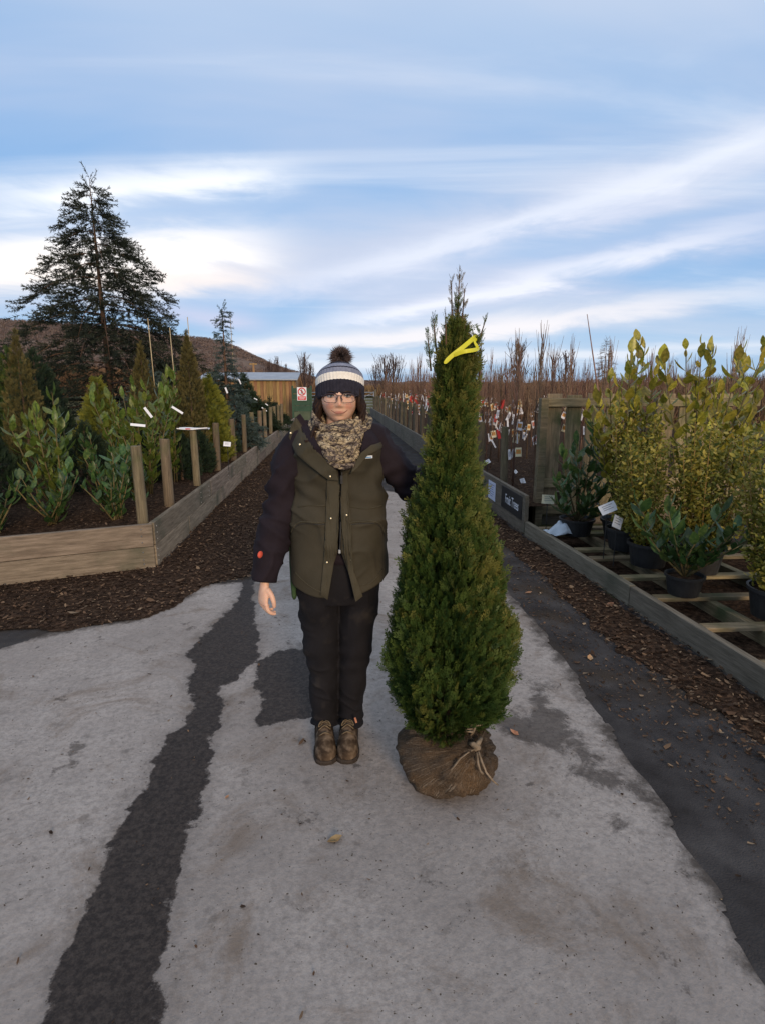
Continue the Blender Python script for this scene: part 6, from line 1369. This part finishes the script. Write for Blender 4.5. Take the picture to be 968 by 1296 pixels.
# olive raglan front of the shoulders
# red badge on the cuff
q = loc_(328, 703, 2.22); MB().add(*loft(disc_sphere((0, 0, 0), .015, 12, 8, .55, 1.))).build('cuff_badge', mat('badge_red', [(.5, .07, .04), (.62, .1, .06)], 9), coat, True, loc=(q[0] + .004, q[1] + .012, q[2]), rot=(0, .1, -.5))
# green cloth hanging at the hip
gq = [loc_(370, 690, 2.36), loc_(371, 720, 2.36), loc_(372.5, 745, 2.36), loc_(373, 758, 2.36)]
MB().tube(smooth_path(gq, 12), [.022, .022, .023, .023, .022, .022, .023, .022, .02, .02, .018, .01], 12, flat=.6).build('hanging_cloth', mat('green_cloth', [(.025, .055, .022), (.045, .085, .035)], 30, rough=.9, bump=.3, bscale=200), person, True)
# ---- trousers
def leg_disp(V, t, A):
    d = .005 * wC(V) + .002 * wB(V * 2) + .012 * crease(V * 1.2)
    d = d + .011 * np.sin(t * 70 + 1.8 * np.sin(A) + 1.6 * wA(V)) * (np.exp(-((t - .50) / .075) ** 2) * .9 + np.exp(-((t - .95) / .07) ** 2) + .35 * np.exp(-((t - .08) / .1) ** 2)) * (.6 + .4 * np.cos(A + 1))
    return d
tr_ = MB(); add_loft(tr_, sweep([(.0, .012, .70, .160, .105), (.0, .012, .76, .176, .118), (.0, .012, .84, .178, .125), (.0, .012, .92, .165, .12), (.0, .01, 1.0, .15, .11)], 14, 40))
add_loft(tr_, sweep([(-.088, .012, .84, .088, .108), (-.088, .015, .70, .087, .10), (-.083, .02, .55, .077, .088), (-.079, .022, .42, .073, .078), (-.074, .035, .28, .064, .074), (-.073, .035, .16, .062, .075), (-.073, .03, .085, .057, .073)], 90, 48, leg_disp))
add_loft(tr_, sweep([(.090, .012, .84, .086, .108), (.088, .015, .70, .086, .10), (.074, .02, .55, .077, .088), (.066, .022, .42, .073, .078), (.052, .035, .28, .063, .074), (.045, .035, .16, .061, .075), (.040, .03, .085, .056, .073)], 90, 48, leg_disp))
t_o = tr_.build('trousers', trou, person, True); remesh(t_o, .005, 2, .4)
for px_ in ((450, 905),): q = loc_(*px_, 2.32); MB().box((q[0], q[1] - .04, q[2]), (.008, .004, .026), Matrix.Rotation(-.25, 3, 'Y')).build('ankle_toggle', mat('toggle_red', [(.3, .10, .06), (.45, .2, .12)], 30), person)
# ---- boots
bootm = mat('muddy_boot_leather', [(.016, .011, .008), (.05, .034, .023), (.12, .085, .056)], 16, spec=.04, rough=.9, bump=.6, bscale=60, bdist=.004, wear=((.19, .14, .098), 30., .46, .70)); solem = mat('boot_sole', [(.015, .012, .01), (.05, .036, .026)], 25, rough=.8, bump=.4)
lacem = mat('boot_lace', [(.09, .062, .036), (.2, .15, .09)], 60, rough=.9)
def boot(cx, rz, label=None):
    bo = MB()
    rings = []
    for y_, w_, h_, z0 in ((.105, .028, .07, .022), (.09, .039, .10, .02), (.05, .041, .115, .02), (.0, .041, .112, .02), (-.05, .043, .098, .02), (-.09, .048, .080, .02), (-.13, .048, .066, .02), (-.155, .040, .055, .02), (-.172, .024, .042, .022), (-.178, .008, .03, .024)):
        a = np.linspace(0, 2 * PI, 24, endpoint=False); x = w_ * np.sign(np.cos(a)) * np.abs(np.cos(a)) ** .75; z = np.where(np.sin(a) > 0, np.sin(a) ** .9 * h_ if False else np.abs(np.sin(a)) ** .9 * h_, -.004) + z0; rings.append(np.c_[x, np.full(24, y_), z])
    add_loft(bo, rings)
    add_loft(bo, sweep([(0, .045, .05, .043, .055), (0, .048, .12, .043, .052), (0, .05, .19, .044, .050)], 8, 22))
    root = link('boot', None, person, (cx, 0, 0), (0, 0, rz))
    u_ = bo.build('upper', bootm, root, True); remesh(u_, .004, 3, .5)
    so_ = []
    for z, e in ((.0, .0), (.004, .003), (.02, .004), (.026, .001)):
        pr_ = [(-.180, .0), (-.176, .022), (-.158, .041), (-.13, .049), (-.09, .049), (-.03, .041), (.04, .041), (.085, .040), (.104, .028), (.110, .0)]
        o1 = [(w_ + (e if w_ > 0 else 0), y_ - (e if y_ < -.15 else 0), z) for y_, w_ in pr_]; o2 = [(-w_ - e, y_ - (e if y_ < -.15 else 0), z) for y_, w_ in pr_[-2:0:-1]]; so_.append(o1 + o2)
    s_ = MB(); add_loft(s_, so_); s_.build('sole', solem, root)
    for k in range(5):
        y_ = -.088 + .026 * k; z = .104 + .0105 * k; MB().tube(smooth_path([(-.026, y_, z - .012), (0, y_ - .008 + .012 * (k % 2), z + .006), (.026, y_, z - .012)], 7), .0027, 6).build('lace', lacem, root, True)
    for s in (-1, 1): MB().tube(smooth_path([(0, -.03, .128), (s * .018, -.05, .135), (s * .027, -.062, .118), (s * .008, -.045, .124)], 9), .0024, 6).build('lace', lacem, root, True)
    return root
boot(-.078, .06); boot(.032, -.06)
